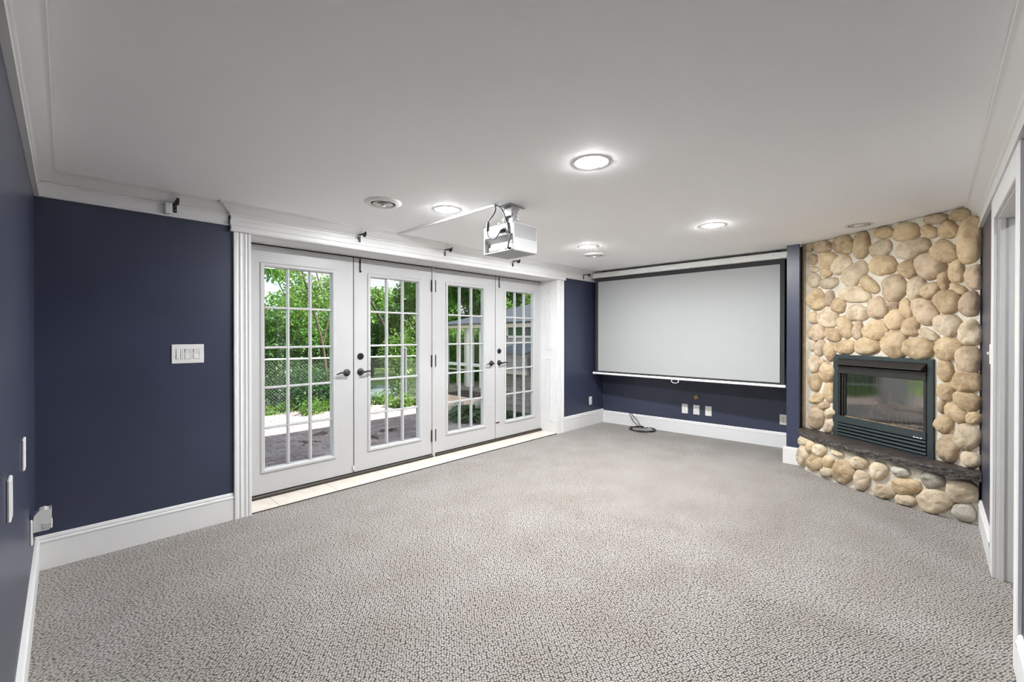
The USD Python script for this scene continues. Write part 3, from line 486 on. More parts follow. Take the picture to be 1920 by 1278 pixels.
obj('base_plate', cbox(0, W_, 0, D_, -.004, .006, .003), 'projector_white', pj)
obj('side_cover', prism(Polygon([(0, .0), (W_ - .012, 0), (W_, .012), (W_, Hh - .012), (W_ - .012, Hh), (.010, Hh), (0, Hh - .010)]), -.002, .007, 'y'), 'projector_white', pj)
obj('side_cover', prism(Polygon([(0, .0), (W_ - .012, 0), (W_, .012), (W_, Hh - .012), (W_ - .012, Hh), (.010, Hh), (0, Hh - .010)]), D_ - .008, D_ + .002, 'y'), 'projector_white', pj)
obj('side_grille', bx(.012, W_ - .010, -.0035, -.0015, .088, Hh - .010), 'grille_perforated', pj, label='perforated grey grille')
ps = obj('port_strip', cbox(.024, .032, .012, D_ - .020, .006, .046, .001), 'plastic_beige', pj)
for k in range(6): obj('port', bx(.0225, .025, .165 + k * .017, .176 + k * .017, .014, .023), 'dark_slot', ps)
obj('port', bx(.0225, .025, .045, .065, .012, .026), 'dark_slot', ps); obj('port', bx(.0225, .025, .090, .104, .012, .026), 'dark_slot', ps)
obj('power_socket', cbox(-.004, .004, .075, .110, .128, .158, .002), 'black_metal', pj)
obj('status_knob', lathe([(0, 0), (.010, 0), (.010, .014), (0, .016)], (.03, .035, .062), (-1, 0, 0), 14), 'plastic_grey', pj)
rw = obj('cable_raceway', cbox(2.066, 2.090, 2.170, 3.425, ZC - .016, ZC, .003), 'trim_paint', label='thin white cable raceway running along the ceiling to the projector', cat='cable raceway')
c1 = thing('power_cable', 'black power cable looping from the raceway into the back of the projector', 'cable', (2.078, 2.17, ZC))
def O(P): return np.array(P) - np.array([2.078, 2.17, ZC])
obj('cord', tube(O([(2.078, 2.20, 2.197), (2.074, 2.165, 2.178), (2.068, 2.170, 2.14), (2.060, 2.205, 2.105), (2.056, 2.222, 2.082)]), .0042, 8, 24), 'cable_black', c1, smooth=60)
obj('inline_block', tube(O([(2.056, 2.222, 2.086), (2.055, 2.2225, 2.078), (2.053, 2.223, 2.05), (2.052, 2.222, 2.025), (2.052, 2.222, 2.018)]), [.004, .010, .0125, .010, .005], 12), 'cable_black', c1)
obj('cord', tube(O([(2.052, 2.222, 2.020), (2.050, 2.216, 1.990), (2.052, 2.19, 1.965), (2.055, 2.15, 1.960), (2.060, 2.122, 1.985), (2.074, 2.112, 2.012), (2.090, 2.112, 2.018)]), .0042, 8, 30), 'cable_black', c1, smooth=60)
obj('plug', [cyl(O([2.078, 2.112, 2.018]), O([2.100, 2.112, 2.018]), .011, 12), cyl(O([2.080, 2.112, 2.018]), O([2.072, 2.113, 1.995]), .008, 12)], 'cable_black', c1)
c2 = thing('video_cable', 'black video cable hanging from the raceway to the projector port strip', 'cable', (2.078, 2.17, ZC))
obj('cord', tube(O([(2.078, 2.18, 2.199), (2.080, 2.155, 2.190), (2.080, 2.120, 2.165), (2.078, 2.085, 2.115), (2.072, 2.055, 2.055), (2.066, 2.035, 2.040)]), .0048, 8, 30), 'cable_black', c2, smooth=60)
obj('inline_block', tube(O([(2.068, 2.042, 2.052), (2.066, 2.036, 2.044), (2.064, 2.026, 2.01), (2.064, 2.022, 1.985), (2.065, 2.022, 1.975)]), [.005, .011, .012, .009, .005], 12), 'cable_black', c2)
obj('cord', tube(O([(2.065, 2.022, 1.980), (2.062, 2.020, 1.95), (2.066, 2.030, 1.92), (2.085, 2.055, 1.899), (2.105, 2.075, 1.893)]), .0042, 8, 26), 'cable_black', c2, smooth=60)
obj('plug', [cyl(O([2.100, 2.070, 1.894]), O([2.128, 2.086, 1.892]), .008, 10)], 'cable_black', c2)

# ---------------------------------------------------------------- curtain brackets on the head casing
def bracket(x, y, z, label, big=1.0):
    t = thing('curtain_bracket', label, 'curtain rod bracket', (x, y, z), 0, 'curtain rod brackets')
    obj('wall_plate', [cbox(-.010, .010, -.004, .0, -.052, .006, .001)], 'black_metal', t)
    for zz in (-.014, -.038): obj('screw', lathe([(0, 0), (.004, 0), (.003, .002), (0, .0025)], (0, -.004, zz), (0, -1, 0), 10), 'chrome', t)
    obj('arm', cbox(-.009, .009, -.090, .0, .001, .010, .001), 'black_metal', t)
    obj('rod_cup', tube([(0, -.074, .012), (0, -.078, -.006), (0, -.090, -.015), (0, -.104, -.008), (0, -.108, .010), (0, -.107, .016)], [.009] * 20, 8, 20), 'black_metal', t)
bracket(.500, 3.512, 2.140, 'black curtain rod bracket on the crown above the navy wall, beside a white block')
bracket(1.750, 3.500, 2.140, 'black curtain rod bracket on the head casing above the lever of the second glazed door')
bracket(2.650, 3.500, 2.140, 'black curtain rod bracket on the head casing above the mullion post')
bracket(3.630, 3.500, 2.145, 'black curtain rod bracket on the head casing just below the projector')
bracket(5.080, 3.520, 2.135, 'black curtain rod bracket in the far corner beside the screen housing')
obj('bracket_block', cbox(.448, .482, 3.496, 3.528, 2.075, 2.150, .006), 'trim_paint', label='small white wooden block screwed to the crown beside the leftmost bracket', cat='bracket')

# ---------------------------------------------------------------- switches, outlets and plates
def plate(m0, w, h, t): return cbox(-w / 2, w / 2, -t, .001, -h / 2, h / 2, .0035)
def duplex(t, c='plastic_white', z=(.02, -.02)):
    for zz in z:
        r = obj('receptacle', cbox(-.017, .017, -.009, -.004, zz - .014, zz + .014, .003), c, t)
        obj('slot', [bx(-.008, -.005, -.0095, -.0085, zz - .005, zz + .006), bx(.005, .008, -.0095, -.0085, zz - .005, zz + .006), cyl((0, -.0096, zz - .010), (0, -.0085, zz - .010), .003, 8)], 'dark_slot', r)
sw = thing('light_switch', 'white three-gang switch plate on the navy wall left of the glazed doors', 'light switch', (.570, YW, 1.175))
obj('cover_plate', plate(0, .175, .126, .006), 'plastic_white', sw)
for k, x in enumerate((-.046, .0, .046)):
    f = obj('switch_frame', frame(x - .018, x + .018, -.034, .034, .003, -.0075, -.005), 'plastic_grey', sw)
    if k == 0: obj('dimmer_slider', [cbox(x - .016, x + .004, -.009, -.005, -.032, .032, .001), cbox(x + .006, x + .014, -.010, -.005, -.03, .03, .001)], 'plastic_white', sw)
    else: obj('rocker', prism([(-.005, -.031), (-.009, -.031), (-.0065, 0), (-.012, .031), (-.005, .031)], x - .0145, x + .0145, 'x'), 'plastic_white', sw)
a = thing('outlet', 'white duplex outlet low on the navy wall between the doors and the far corner', 'power outlet', (5.285, YW, .352)); obj('cover_plate', plate(0, .072, .118, .006), 'plastic_white', a); duplex(a)
for y, lab, kind in ((2.334, 'white wall plate on the left of the three under the screen', 1), (2.188, 'blank white wall plate in the middle of the three under the screen', 0), (2.040, 'white wall plate on the right of the three under the screen', 2)):
    t = thing('wall_plate', lab, 'wall plate', (xf(y), y, .330), -90 + FAR_ROT, 'wall plates under the screen')
    obj('cover_plate', plate(0, .078, .124, .006), 'plastic_white', t)
    if kind: obj('jack_insert', [cbox(-.016, .016, -.0085, -.005, -.033, .033, .001)], 'plastic_beige', t); obj('jack', [cyl((0, -.013, .012), (0, -.008, .012), .005, 10), cyl((0, -.013, -.012), (0, -.008, -.012), .004, 10)], 'plastic_grey', t)
    else: obj('screw', [lathe([(0, 0), (.003, 0), (0, .002)], (0, -.006, z), (0, -1, 0), 8) for z in (-.042, .042)], 'plastic_grey', t)
t = thing('outlet', 'ivory duplex outlet on the far wall beside the navy wing wall', 'power outlet', (xf(1.225), 1.225, .325), -90 + FAR_ROT); obj('cover_plate', plate(0, .072, .118, .006), 'plastic_beige', t); duplex(t, 'plastic_beige')
h = thing('wall_hole', 'ragged orange-brown hole patched with foam above the three wall plates', 'hole', (xf(2.194), 2.194, .488), -90 + FAR_ROT)
hm = trimesh.creation.icosphere(3, .028); hv = hm.vertices * np.array([.9, .22, 1.15]); hm.vertices = hv * (1 + .5 * (meshkit.fbm(hv * 60, 3, 2) - .5))[:, None]
obj('foam', hm, 'foam_orange', h, smooth=40); obj('cavity', lathe([(0, 0), (.009, 0), (.008, .003), (0, .003)], (.006, -.004, -.026), (0, -1, 0), 12), 'dark_slot', h)
for y, z, lab, o in ((2.490, .846, 'blank white wall plate high on the left wall, nearer the corner', 0), (1.868, .838, 'blank white wall plate on the left wall at the picture edge', 0), (3.010, .386, 'white outlet plate low on the left wall behind the night light', 1)):
    t = thing('outlet' if o else 'wall_plate', lab, 'power outlet' if o else 'wall plate', (XL, y, z), 90)
    obj('cover_plate', plate(0, .072, .120, .009), 'plastic_white', t)
    obj('screw', [lathe([(0, 0), (.003, 0), (0, .002)], (0, -.009, zz), (0, -1, 0), 8) for zz in (-.042, .042)], 'plastic_grey', t)
    if o: duplex(t)
nl = thing('night_light', 'white plug-in night light in the outlet at the corner of the left wall', 'night light', (XL, 3.010, .435), 90)
obj('housing', prism([(-.010, -.050), (-.060, -.050), (-.069, -.040), (-.069, .050), (-.060, .044), (-.052, .046), (-.046, .050), (-.030, .046), (-.014, .028), (-.010, .008)], -.030, .030, 'x'), 'plastic_white', nl)
obj('lens', cbox(-.0315, .0315, -.072, -.036, -.046, -.012, .004), 'plastic_grey', nl, label='grey translucent lens')
sr = thing('light_switch', 'white toggle switch on the right wall beside the cased opening', 'light switch', (3.655, YR, 1.190), 180)
obj('cover_plate', plate(0, .072, .116, .010), 'plastic_white', sr); obj('toggle', cbox(-.005, .005, -.022, -.008, -.002, .014, .002), 'plastic_white', sr)

# ---------------------------------------------------------------- coiled cable on the carpet
cb = thing('speaker_cable', 'thin black cable coiled on the carpet under the screen, rising over the baseboard', 'cable', (5.50, 2.84, 0))
pts = []
for k in range(120):
    t = k / 119 * 2 * PI * 3.6 + 1.0; r = .160 + .010 * math.sin(k * .7); pts.append((r * math.cos(t) + .004 * math.sin(k), r * 1.05 * math.sin(t), .008 + .010 * k / 119 + .003 * math.sin(k * 1.3)))
obj('coil', tube(pts, .0048, 6), 'cable_black', cb, smooth=60)
obj('strand', tube([(.142, .262, .188), (.118, .255, .180), (.085, .215, .13), (.060, .15, .07), (.060, .08, .030), (.08, .03, .018), (.12, -.02, .014)], .0045, 6, 40), 'cable_black', cb, smooth=60)
obj('strand', tube([(.148, .238, .188), (.122, .230, .180), (.095, .165, .135), (.075, .10, .085), (.075, .07, .040), (.09, .05, .018), (.11, .07, .013)], .0045, 6, 40), 'cable_black', cb, smooth=60)
obj('tie', tube([(.085, .055, .005), (.075, .05, .028), (.095, .04, .030), (.1, .05, .01)], .006, 6, 14), 'cable_black', cb)
# ---------------------------------------------------------------- outside: the house eave that shades the patio
GZ = -.12
hs = thing('house_exterior', 'eave and upper wall of the house itself above the glazed doors', 'house', (2.3, 4.0, 2.2), kind='structure')
obj('upper_wall', bx(-5, 9, -4.3, -.02, .14, .62), 'siding', hs)
obj('roof', prism([(-4.4, 1.6), (.42, .70), (.42, .58), (-.03, .58), (-4.4, .62)], -5, 9, 'x'), 'roof_slate', hs)
# ---------------------------------------------------------------- ground
struct('ground', [bx(-40, 60, 3.6, 4.6, -.7, -.16), bx(-40, 9, 4.0, 8.9, -.9, -.17)], 'soil', 'bare soil around the patio', 'ground')
struct('lawn', [bx(-40, 80, 8.6, 60, -1.2, -.62)], 'grass', 'bright green lawn sloping away beyond the fence', 'lawn')
struct('pond', prism([(4.6, 10.0), (8.2, 9.0), (12.0, 12.8), (8.2, 15.2)], -.70, -.605, 'z'), 'pond_water', 'pale pond beyond the fence', 'pond')
# ---------------------------------------------------------------- paver patio: the nearest 300 bricks as bricks, the rest joined
pt = thing('patio', 'brown brick paver patio with the house shadow across it', 'patio', (3.0, 6.4, GZ))
obj('bedding', bx(-3.0, 2.4, -2.4, 2.45, -.05, -.012), 'paver_sand', pt)
rng = np.random.default_rng(3); cells = []
PL, PW = .20, .10
for j in range(48):
    for i in range(28):
        x = -2.95 + i * PL + (j % 2) * PL / 2; y = -2.36 + j * PW
        if x + PL > 2.4: continue
        ang = math.degrees(math.atan2(y + 6.4, x + 3.0)); seen = 46 < ang < 76 and y > -1.5
        cells.append((0 if seen else 1, y, x, rng.uniform(-.003, .003), rng.integers(0, 3)))
def paver(x, y, dz): return cbox(x + .003, x + PL - .003, y + .003, y + PW - .003, -.05, dz, .005)
cells.sort(); rest = {0: [], 1: [], 2: []}
for k, (hid, y, x, dz, c) in enumerate(cells):
    if k < 300: obj('paver', paver(x, y, dz), ('paver_a', 'paver_b', 'paver_c')[c], pt)
    else: rest[int(c)].append(bx(x + .003, x + PL - .003, y + .003, y + PW - .003, -.05, dz))
for c, l in rest.items():
    if l: obj('paver_field', l, ('paver_a', 'paver_b', 'paver_c')[c], pt, kind='stuff')
for k, (x, y) in enumerate(((2.25, 5.85), (2.55, 6.25), (2.95, 5.6), (3.35, 5.75), (4.55, 5.35))):
    r = np.random.default_rng(50 + k); b = []
    for q in range(5):
        a = r.uniform(0, PI); l = r.uniform(.04, .16); c = np.array([x, y, GZ + .012]) + np.r_[r.uniform(-.06, .06, 2), 0]; d = np.array([math.cos(a), math.sin(a), .03]) * l
        b.append(tube([c - d, c + [0, 0, .006], c + d], .0045, 5))
    obj('twig_litter', b, 'bark', label=('small heap of twigs and dead leaves on the shaded pavers, ' + ['nearest the first glazed door', 'beside the sunlit strip', 'between the first two doors', 'in front of the second door', 'in front of the third door'][k]), cat='twigs', group='twig litter on the patio', kind='stuff')
# ---------------------------------------------------------------- chain-link fence
fc = thing('chain_link_fence', 'galvanised chain-link fence along the far edge of the patio', 'fence', (2.0, 8.92, GZ))
FA, FB, FC_ = np.array([1.6, 9.03]), np.array([5.05, 8.05]), np.array([6.6, 8.9])
def fl(p, z): return np.array([p[0] - 2.0, p[1] - 8.92, z])
FH = .97
obj('top_rail', [cyl(fl(FA, FH), fl(FB, FH), .017, 10), cyl(fl(FB, FH), fl(FC_, FH - .06), .012, 8)], 'exterior_white', fc)
obj('post', [cyl(fl(FB, -.3), fl(FB, 1.13), .036, 14), lathe([(.042, 0), (.040, .02), (.0, .045)], fl(FB, 1.12), (0, 0, 1), 14)], 'galvanised', fc, smooth=40)
obj('post', [cyl(fl(FA, -.3), fl(FA, 1.0), .028, 12)], 'galvanised', fc)
def links(A, B, h, step=.060, r=.0013):
    A3, B3 = np.r_[A, 0], np.r_[B, 0]; L_ = np.linalg.norm(B3 - A3); d = (B3 - A3) / L_; out = []
    n = int(L_ / step)
    for s in (1, -1):
        for k in range(-int(h / step) - 1, n + int(h / step) + 1):
            u0 = k * step; a, b = (u0, 0.0), (u0 + s * h, h)
            def clip(t): return (a[0] + (b[0] - a[0]) * t, h * t)
            t0, t1 = 0.0, 1.0
            lo_, hi_ = sorted(((0 - a[0]) / (b[0] - a[0]), (L_ - a[0]) / (b[0] - a[0])))
            t0, t1 = max(t0, lo_), min(t1, hi_)
            if t1 - t0 < .02: continue
            (x0, z0), (x1, z1) = clip(t0), clip(t1)
            p, q = A3 + d * x0 + [0, 0, z0 + .02], A3 + d * x1 + [0, 0, z1 + .02]
            out.append(cyl(p - np.array([2.0, 8.92, 0]), q - np.array([2.0, 8.92, 0]), r, 4))
    return out
obj('wire_mesh', links(FA, FB, FH - .03) + links(FB, FC_, FH - .08), 'fence_wire', fc, kind='stuff')
# ---------------------------------------------------------------- plants
def leaves(centres, radii, n, size, seed, flat=.5):
    r = np.random.default_rng(seed); centres, radii = np.array(centres, float), np.array(radii, float)
    w = np.prod(radii, axis=1) ** .7; k = r.choice(len(centres), n, p=w / w.sum())
    u = r.normal(size=(n, 3)); u /= np.linalg.norm(u, axis=1, keepdims=True); rad = r.uniform(.35, 1.05, n) ** .6
    c = centres[k] + u * rad[:, None] * radii[k] * (1 + .25 * (meshkit.noise(u * 3 + k[:, None], seed)[:, None] - .5))
    d = r.normal(size=(n, 3)); d[:, 2] -= .35; d /= np.linalg.norm(d, axis=1, keepdims=True)
    nrm = r.normal(size=(n, 3)) + u * .8 + [0, 0, .7]; sd = np.cross(d, nrm); sd /= np.linalg.norm(sd, axis=1, keepdims=True) + 1e-9; up_ = np.cross(sd, d)
    s = size * r.uniform(.6, 1.35, n)[:, None]
    V = np.stack([c, c + d * s * .5 + sd * s * .24 + up_ * s * .06, c + d * s, c + d * s * .5 - sd * s * .24 + up_ * s * .06], 1).reshape(-1, 3)
    f = np.arange(n)[:, None] * 4; F = np.concatenate([f + [0, 1, 2], f + [0, 2, 3]], 1).reshape(-1, 3)
    return trimesh.Trimesh(V, F, process=False)
def plant(name, label, cat, x, y, z, blobs, n, size, m, seed, stems=(), sm='bark', group=None):
    t = thing(name, label, cat, (x, y, z), group=group)
    obj('foliage', leaves([b[:3] for b in blobs], [b[3:] for b in blobs], n, size, seed), m, t, kind='stuff')
    for p, r0, r1 in stems: obj('trunk' if r0 > .03 else 'branch', tube(p, np.linspace(r0, r1, 14), 8, 14), sm, t, smooth=60)
    return t
def blobs(seed, n, rx, ry, z0, z1, br):
    r = np.random.default_rng(seed); return [(r.uniform(-rx, rx), r.uniform(-ry, ry), r.uniform(z0, z1), *(br * r.uniform(.65, 1.25, 3))) for _ in range(n)]
def pol(deg, d): return d * math.cos(math.radians(deg)), d * math.sin(math.radians(deg))
# a dense belt of shrubs just behind the fence
for k, (deg, d, w_, top, m, n, lab) in enumerate((
    (75.5, 10.3, .9, 1.75, 'leaf_mid', 7000, 'leafy green shrub behind the fence at the left edge of the first door'),
    (71.0, 10.9, .9, 2.15, 'leaf_vivid', 7500, 'bright yellow-green shrub behind the fence in the middle of the first door'),
    (67.3, 10.6, .8, 1.85, 'leaf_mid', 6500, 'mid-green shrub behind the fence at the right of the first door'),
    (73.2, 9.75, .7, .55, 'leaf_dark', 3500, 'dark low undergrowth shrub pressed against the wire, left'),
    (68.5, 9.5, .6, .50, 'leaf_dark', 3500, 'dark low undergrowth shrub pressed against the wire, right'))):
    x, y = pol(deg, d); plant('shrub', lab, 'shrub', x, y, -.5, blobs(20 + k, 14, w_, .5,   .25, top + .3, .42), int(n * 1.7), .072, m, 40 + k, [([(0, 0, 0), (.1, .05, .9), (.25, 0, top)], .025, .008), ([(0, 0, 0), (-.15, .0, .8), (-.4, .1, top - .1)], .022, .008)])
for k, (deg, d, n) in enumerate(((71.5, 9.05, 900), (67.2, 8.75, 1100), (61.5, 9.2, 700), (57.5, 8.9, 1300))):
    x, y = pol(deg, d); plant('ground_cover', ['low weeds along the foot of the fence, left', 'yellow-green weeds along the foot of the fence, right of the first door', 'thin weeds at the foot of the fence in the second door', 'weed clump at the foot of the fence post'][k], 'weeds', x, y, -.16, blobs(60 + k, 7, .40, .14, .05, .18, .14), n, .06, 'leaf_bright', 70 + k)
# trees behind
TREES = [
    (74.0, 15.5, [(0, 0, 3.2), 1.7, 1.5], 3800, .15, 'leaf_vivid', 'light crowned tree far behind the fence at the left of the first door'),
    (69.5, 17.5, [(0, 0, 3.4), 1.6, 1.5], 3000, .16, 'leaf_vivid', 'airy yellow-green tree with sky showing through, middle of the first door'),
    (66.0, 15.0, [(0, 0, 3.9), 1.2, 1.7], 3400, .14, 'leaf_bright', 'slender leaning tree with a bare brown trunk at the right of the first door'),
    (62.0, 21.0, [(0, 0, 2.5), 2.2, 1.25], 4400, .20, 'leaf_vivid', 'bright sunlit tree beyond the lawn at the left of the second door'),
    (58.8, 23.0, [(0, 0, 2.6), 2.3, 1.25], 4600, .21, 'leaf_bright', 'broad green tree beyond the lawn in the middle of the second door'),
    (55.6, 20.0, [(0, 0, 2.7), 2.0, 1.35], 5600, .19, 'leaf_mid', 'fuller green tree beyond the lawn at the right of the second door'),
    (51.8, 17.0, [(0, 0, 3.2), 1.6, 1.9], 12000, .17, 'leaf_vivid', 'dense tree rising behind the slate roof at the left of the third door'),
    (48.8, 16.0, [(0, 0, 3.3), 1.4, 1.9], 12000, .16, 'leaf_vivid', 'fresh green tree rising behind the slate roof in the third door'),
    (45.0, 16.0, [(0, 0, 3.5), 1.5, 1.9], 12000, .18, 'leaf_bright', 'dark big-leaved tree above the roof at the left of the fourth door'),
    (41.5, 17.0, [(0, 0, 3.7), 1.6, 1.9], 11000, .18, 'leaf_vivid', 'big-leaved tree above the roof at the right of the fourth door')]
for k, (deg, d, (c, w_, hh), n, sz, m, lab) in enumerate(TREES):
    x, y = pol(deg, d); r = np.random.default_rng(200 + k)
    bl = [(r.uniform(-w_, w_), r.uniform(-w_ * .6, w_ * .6), c[2] + r.uniform(-hh, hh), *(r.uniform(.45, .95, 3) * w_ * .42)) for _ in range(13 if k < 6 else 24)]
    stems = [([(0, 0, 0), (.12, 0, c[2] * .5), (r.uniform(-.3, .3), 0, c[2] + hh * .6)], .085, .02), ([(.08, 0, c[2] * .35), (.5, .1, c[2] * .7), (w_ * .7, .1, c[2] + .6)], .045, .012), ([(.1, 0, c[2] * .45), (-.4, .1, c[2] * .8), (-w_ * .7, 0, c[2] + .8)], .04, .012)]
    plant('tree', lab, 'tree', x, y, -.62, bl, n, sz, m, 300 + k, stems)
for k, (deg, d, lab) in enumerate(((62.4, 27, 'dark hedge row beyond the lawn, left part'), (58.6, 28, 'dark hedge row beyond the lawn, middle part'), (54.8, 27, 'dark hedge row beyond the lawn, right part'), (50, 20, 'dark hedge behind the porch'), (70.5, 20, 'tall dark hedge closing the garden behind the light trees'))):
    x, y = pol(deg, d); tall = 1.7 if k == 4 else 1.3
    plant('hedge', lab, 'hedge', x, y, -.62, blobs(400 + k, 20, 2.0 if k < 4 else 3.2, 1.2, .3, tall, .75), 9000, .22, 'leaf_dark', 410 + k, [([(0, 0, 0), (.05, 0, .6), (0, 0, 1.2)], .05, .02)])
# leaning trunks
x, y = pol(67.55, 9.62)
plant('sapling', 'thin leaning brown trunk seen through the right panes of the first door', 'tree', x, y, -.5, [(-.42, .05, 2.75, .40, .2, .3), (-.1, .05, 2.5, .30, .2, .25)], 900, .07, 'leaf_bright', 501, [([(.10, 0, 0), (.06, 0, .9), (-.02, 0, 1.6), (-.20, 0, 2.3), (-.45, 0, 3.2)], .034, .014), ([(-.02, 0, 1.6), (.10, 0, 2.1), (.20, .05, 2.6)], .020, .008)])
x, y = pol(61.6, 10.8)
plant('sapling', 'slanting dark branch crossing the upper panes of the second door', 'tree', x, y, -.6, [(-.55, .1, 3.4, .35, .3, .3), (.55, -.15, 1.5, .45, .3, .5), (.75, -.15, .7, .45, .3, .5)], 3200, .08, 'leaf_bright', 502, [([(.75, 0, 0), (.55, 0, 1.2), (.20, 0, 2.2), (-.15, 0, 2.75), (-.6, 0, 3.5)], .045, .022)], sm='bark_dark')
for k, (deg, d, lab) in enumerate(((51.6, 13.4, 'leafy shrub growing behind the porch rail, left'), (48.9, 13.0, 'leafy shrub growing behind the porch rail, right'))):
    x, y = pol(deg, d); plant('shrub', lab, 'shrub', x, y, -.62, blobs(640 + k, 12, .8, .5, .3, 1.9, .42), 7000, .10, 'leaf_vivid', 650 + k, [([(0, 0, 0), (.1, .05, .9), (.2, 0, 1.7)], .025, .008)])
# hostas in front of the porch
for k, (deg, d, sc_, lab) in enumerate(((50.6, 7.35, 1.0, 'leafy hosta clump in the bed behind the third door, left'), (48.5, 7.25, 1.1, 'leafy hosta clump in the bed behind the third door, right'), (44.6, 7.35, .62, 'small leafy plant at the foot of the bay, left of the fourth door'), (43.4, 7.30, .5, 'smaller leafy plant at the foot of the bay, fourth door'))):
    x, y = pol(deg, d); r = np.random.default_rng(600 + k); V, F = [], []
    for q in range(46):
        a = r.uniform(0, 2 * PI); el = r.uniform(.25, 1.3); l = sc_ * r.uniform(.20, .40); w_ = l * .24; d_ = np.array([math.cos(a), math.sin(a), 0]); s_ = np.array([-math.sin(a), math.cos(a), 0]); o = d_ * r.uniform(0, .10) * sc_; b = len(V)
        mid = o + d_ * l * .5 * math.cos(el) + [0, 0, l * .62 * math.sin(el) + .03]; tip = o + d_ * l * math.cos(el * .6) + [0, 0, l * .45 * math.sin(el)]
        V += [o, mid + s_ * w_, mid - s_ * w_, mid + [0, 0, -.012], tip]; F += [(b, b + 1, b + 3), (b, b + 3, b + 2), (b + 1, b + 4, b + 3), (b + 3, b + 4, b + 2)]
    t = thing('hosta', lab, 'plant', (x, y, GZ - .02)); obj('leaf_clump', trimesh.Trimesh(V, F, process=False), 'leaf_mid', t, kind='stuff')
struct('planting_bed', [prism([(4.75, 5.2), (5.75, 4.6), (7.2, 4.6), (7.2, 8.6), (5.2, 8.2), (4.95, 6.6)], -.4, GZ + .015, 'z')], 'soil', 'dark soil bed between the patio and the porch', 'soil bed')
for k, (deg, d, r_, lab) in enumerate(((52.3, 8.1, .10, 'grey rock in the bed at the left of the third door'), (51.2, 8.4, .13, 'larger grey rock in the bed behind the third door'), (48.2, 8.3, .16, 'boulder in the bed at the right of the third door'))):
    x, y = pol(deg, d); m = trimesh.creation.icosphere(3, r_); m.vertices *= 1 + .5 * (meshkit.fbm(m.vertices * 9, 3, k)[:, None] - .5); m.vertices[:, 2] *= .7; m.apply_translation((x, y, GZ + r_ * .4)); obj('rock', m, 'stone_grey', smooth=50, label=lab, cat='rock')
# ---------------------------------------------------------------- porch with slate roof, window wall, low bay
pc = thing('porch', 'screened white-post porch under a low slate roof beyond the flower bed', 'porch', (7.2, 7.9, -.3))
def Q(m): return moved(m, (-7.2, -7.9, .3))
obj('roof', Q(trimesh.convex.convex_hull(np.array([(6.95, 3.5, 1.63), (6.95, 9.55, 1.57), (11.5, 3.5, 1.63), (11.5, 9.55, 1.57), (8.9, 3.5, 2.14), (8.9, 8.0, 2.14), (6.95, 3.5, 1.60), (6.95, 9.55, 1.54), (11.5, 9.55, 1.54), (11.5, 3.5, 1.60)]))), 'roof_slate', pc)
obj('fascia', Q(cat_([bx(6.98, 7.05, 3.5, 9.50, 1.47, 1.56), bx(7.05, 11.4, 9.40, 9.50, 1.47, 1.55)])), 'exterior_beige', pc)
obj('soffit', Q(bx(7.05, 11.4, 3.5, 9.4, 1.50, 1.53)), 'exterior_beige', pc)
for y, w_ in ((9.42, .05), (8.48, .075), (8.00, .06)): obj('post', Q(cbox(7.15, 7.15 + 2 * w_, y - w_, y + w_, -.3, 1.50, .008)), 'exterior_white', pc)
for y, w_ in ((8.98, .03), (8.66, .025)): obj('screen_post', Q(bx(7.2, 7.25, y - w_, y + w_, -.3, 1.5)), 'exterior_beige', pc)
obj('rail', Q(cbox(7.16, 7.26, 7.9, 9.45, .50, .58, .008)), 'exterior_white', pc)
obj('lower_rail', Q(cbox(7.18, 7.24, 7.9, 9.45, .38, .42, .006)), 'exterior_beige', pc)
obj('floor_deck', Q(bx(7.1, 11.3, 3.5, 9.45, -.5, -.02)), 'block_wall', pc)
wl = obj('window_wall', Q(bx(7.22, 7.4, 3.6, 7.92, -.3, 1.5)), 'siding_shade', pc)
for k in range(10):
    z = -.28 + k * .178; obj('clapboard', Q(prism([(7.195, z), (7.212, z + .178), (7.225, z + .178), (7.225, z)], 3.6, 7.92, 'y')), 'siding', wl)
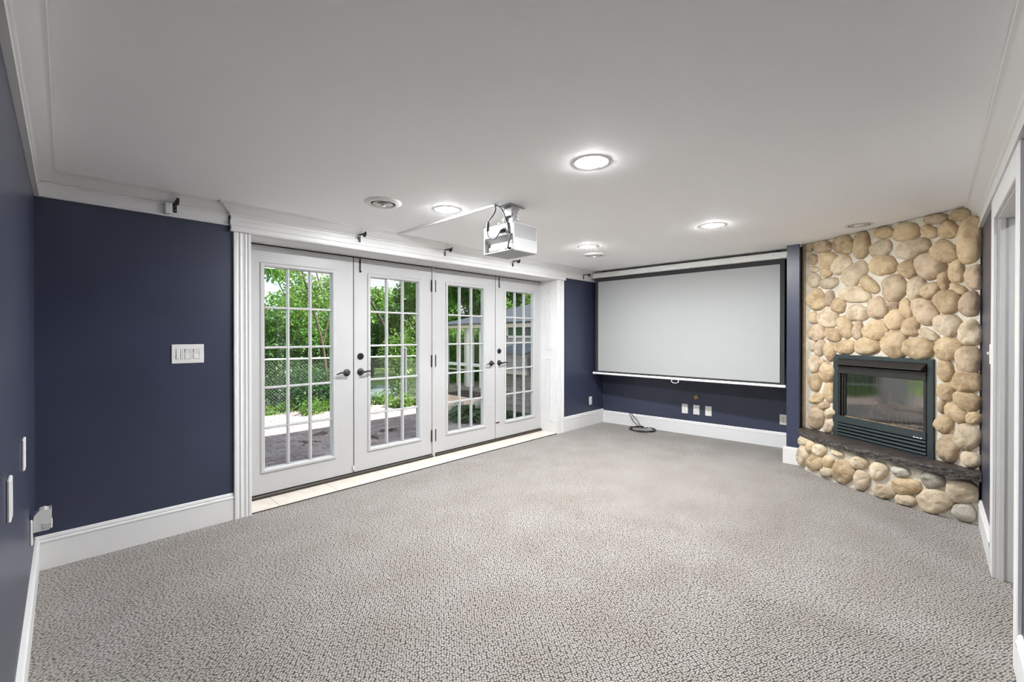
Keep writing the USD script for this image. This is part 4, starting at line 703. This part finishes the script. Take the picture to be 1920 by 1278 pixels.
wn = obj('window', Q(cat_([cbox(7.16, 7.20, 5.6, 7.11, 1.48, 1.53, .004), cbox(7.16, 7.20, 5.6, 7.11, 1.235, 1.285, .004), cbox(7.16, 7.20, 7.06, 7.11, 1.235, 1.53, .004), cbox(7.165, 7.195, 6.58, 6.61, 1.28, 1.49, .003)])), 'exterior_white', pc)
obj('pane', Q(bx(7.185, 7.19, 6.6, 7.07, 1.28, 1.49)), 'window_green', wn); obj('blind', Q(bx(7.185, 7.19, 5.6, 6.59, 1.28, 1.49)), 'blind_grey', wn)
by = thing('bay', 'low siding-clad bay with a pale metal lean-to roof beside the fourth door', 'bay', (5.6, 5.4, GZ))
def Y(m): return moved(m, (-5.6, -5.4, -GZ))
for k in range(4): obj('roof_panel', Y(trimesh.convex.convex_hull(np.array([(5.53 + k * .17, 5.03, .985 + k * .05), (5.53 + k * .17, 5.78, .985 + k * .05), (5.72 + k * .17, 5.03, 1.035 + k * .05), (5.72 + k * .17, 5.78, 1.035 + k * .05), (5.53 + k * .17, 5.03, .960 + k * .05), (5.53 + k * .17, 5.78, .960 + k * .05), (5.72 + k * .17, 5.78, 1.0 + k * .05), (5.72 + k * .17, 5.03, 1.0 + k * .05)]))), 'roof_metal', by)
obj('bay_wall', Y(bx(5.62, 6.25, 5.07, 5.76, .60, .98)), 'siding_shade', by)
for k in range(4):
    z = .635 + k * .085; obj('clapboard', Y(prism([(5.590, z), (5.608, z + .085), (5.622, z + .085), (5.622, z)], 5.06, 5.77, 'y')), 'siding', by)
obj('skirt_board', Y(cbox(5.57, 5.64, 5.04, 5.78, .595, .665, .006)), 'exterior_beige', by)
for k in range(7):
    z = -.20 + k * .114; obj('lower_board', Y(prism([(5.705, z), (5.728, z + .114), (5.75, z + .114), (5.75, z)], 4.45, 5.76, 'y')), 'block_wall', by)
obj('block_core', Y(bx(5.74, 6.25, 4.45, 5.76, -.3, .60)), 'block_wall', by)
obj('lamp_hook', Y(tube([(5.58, 5.62, .93), (5.55, 5.62, .95), (5.54, 5.62, .90), (5.56, 5.62, .86)], .008, 8, 16)), 'exterior_white', by)
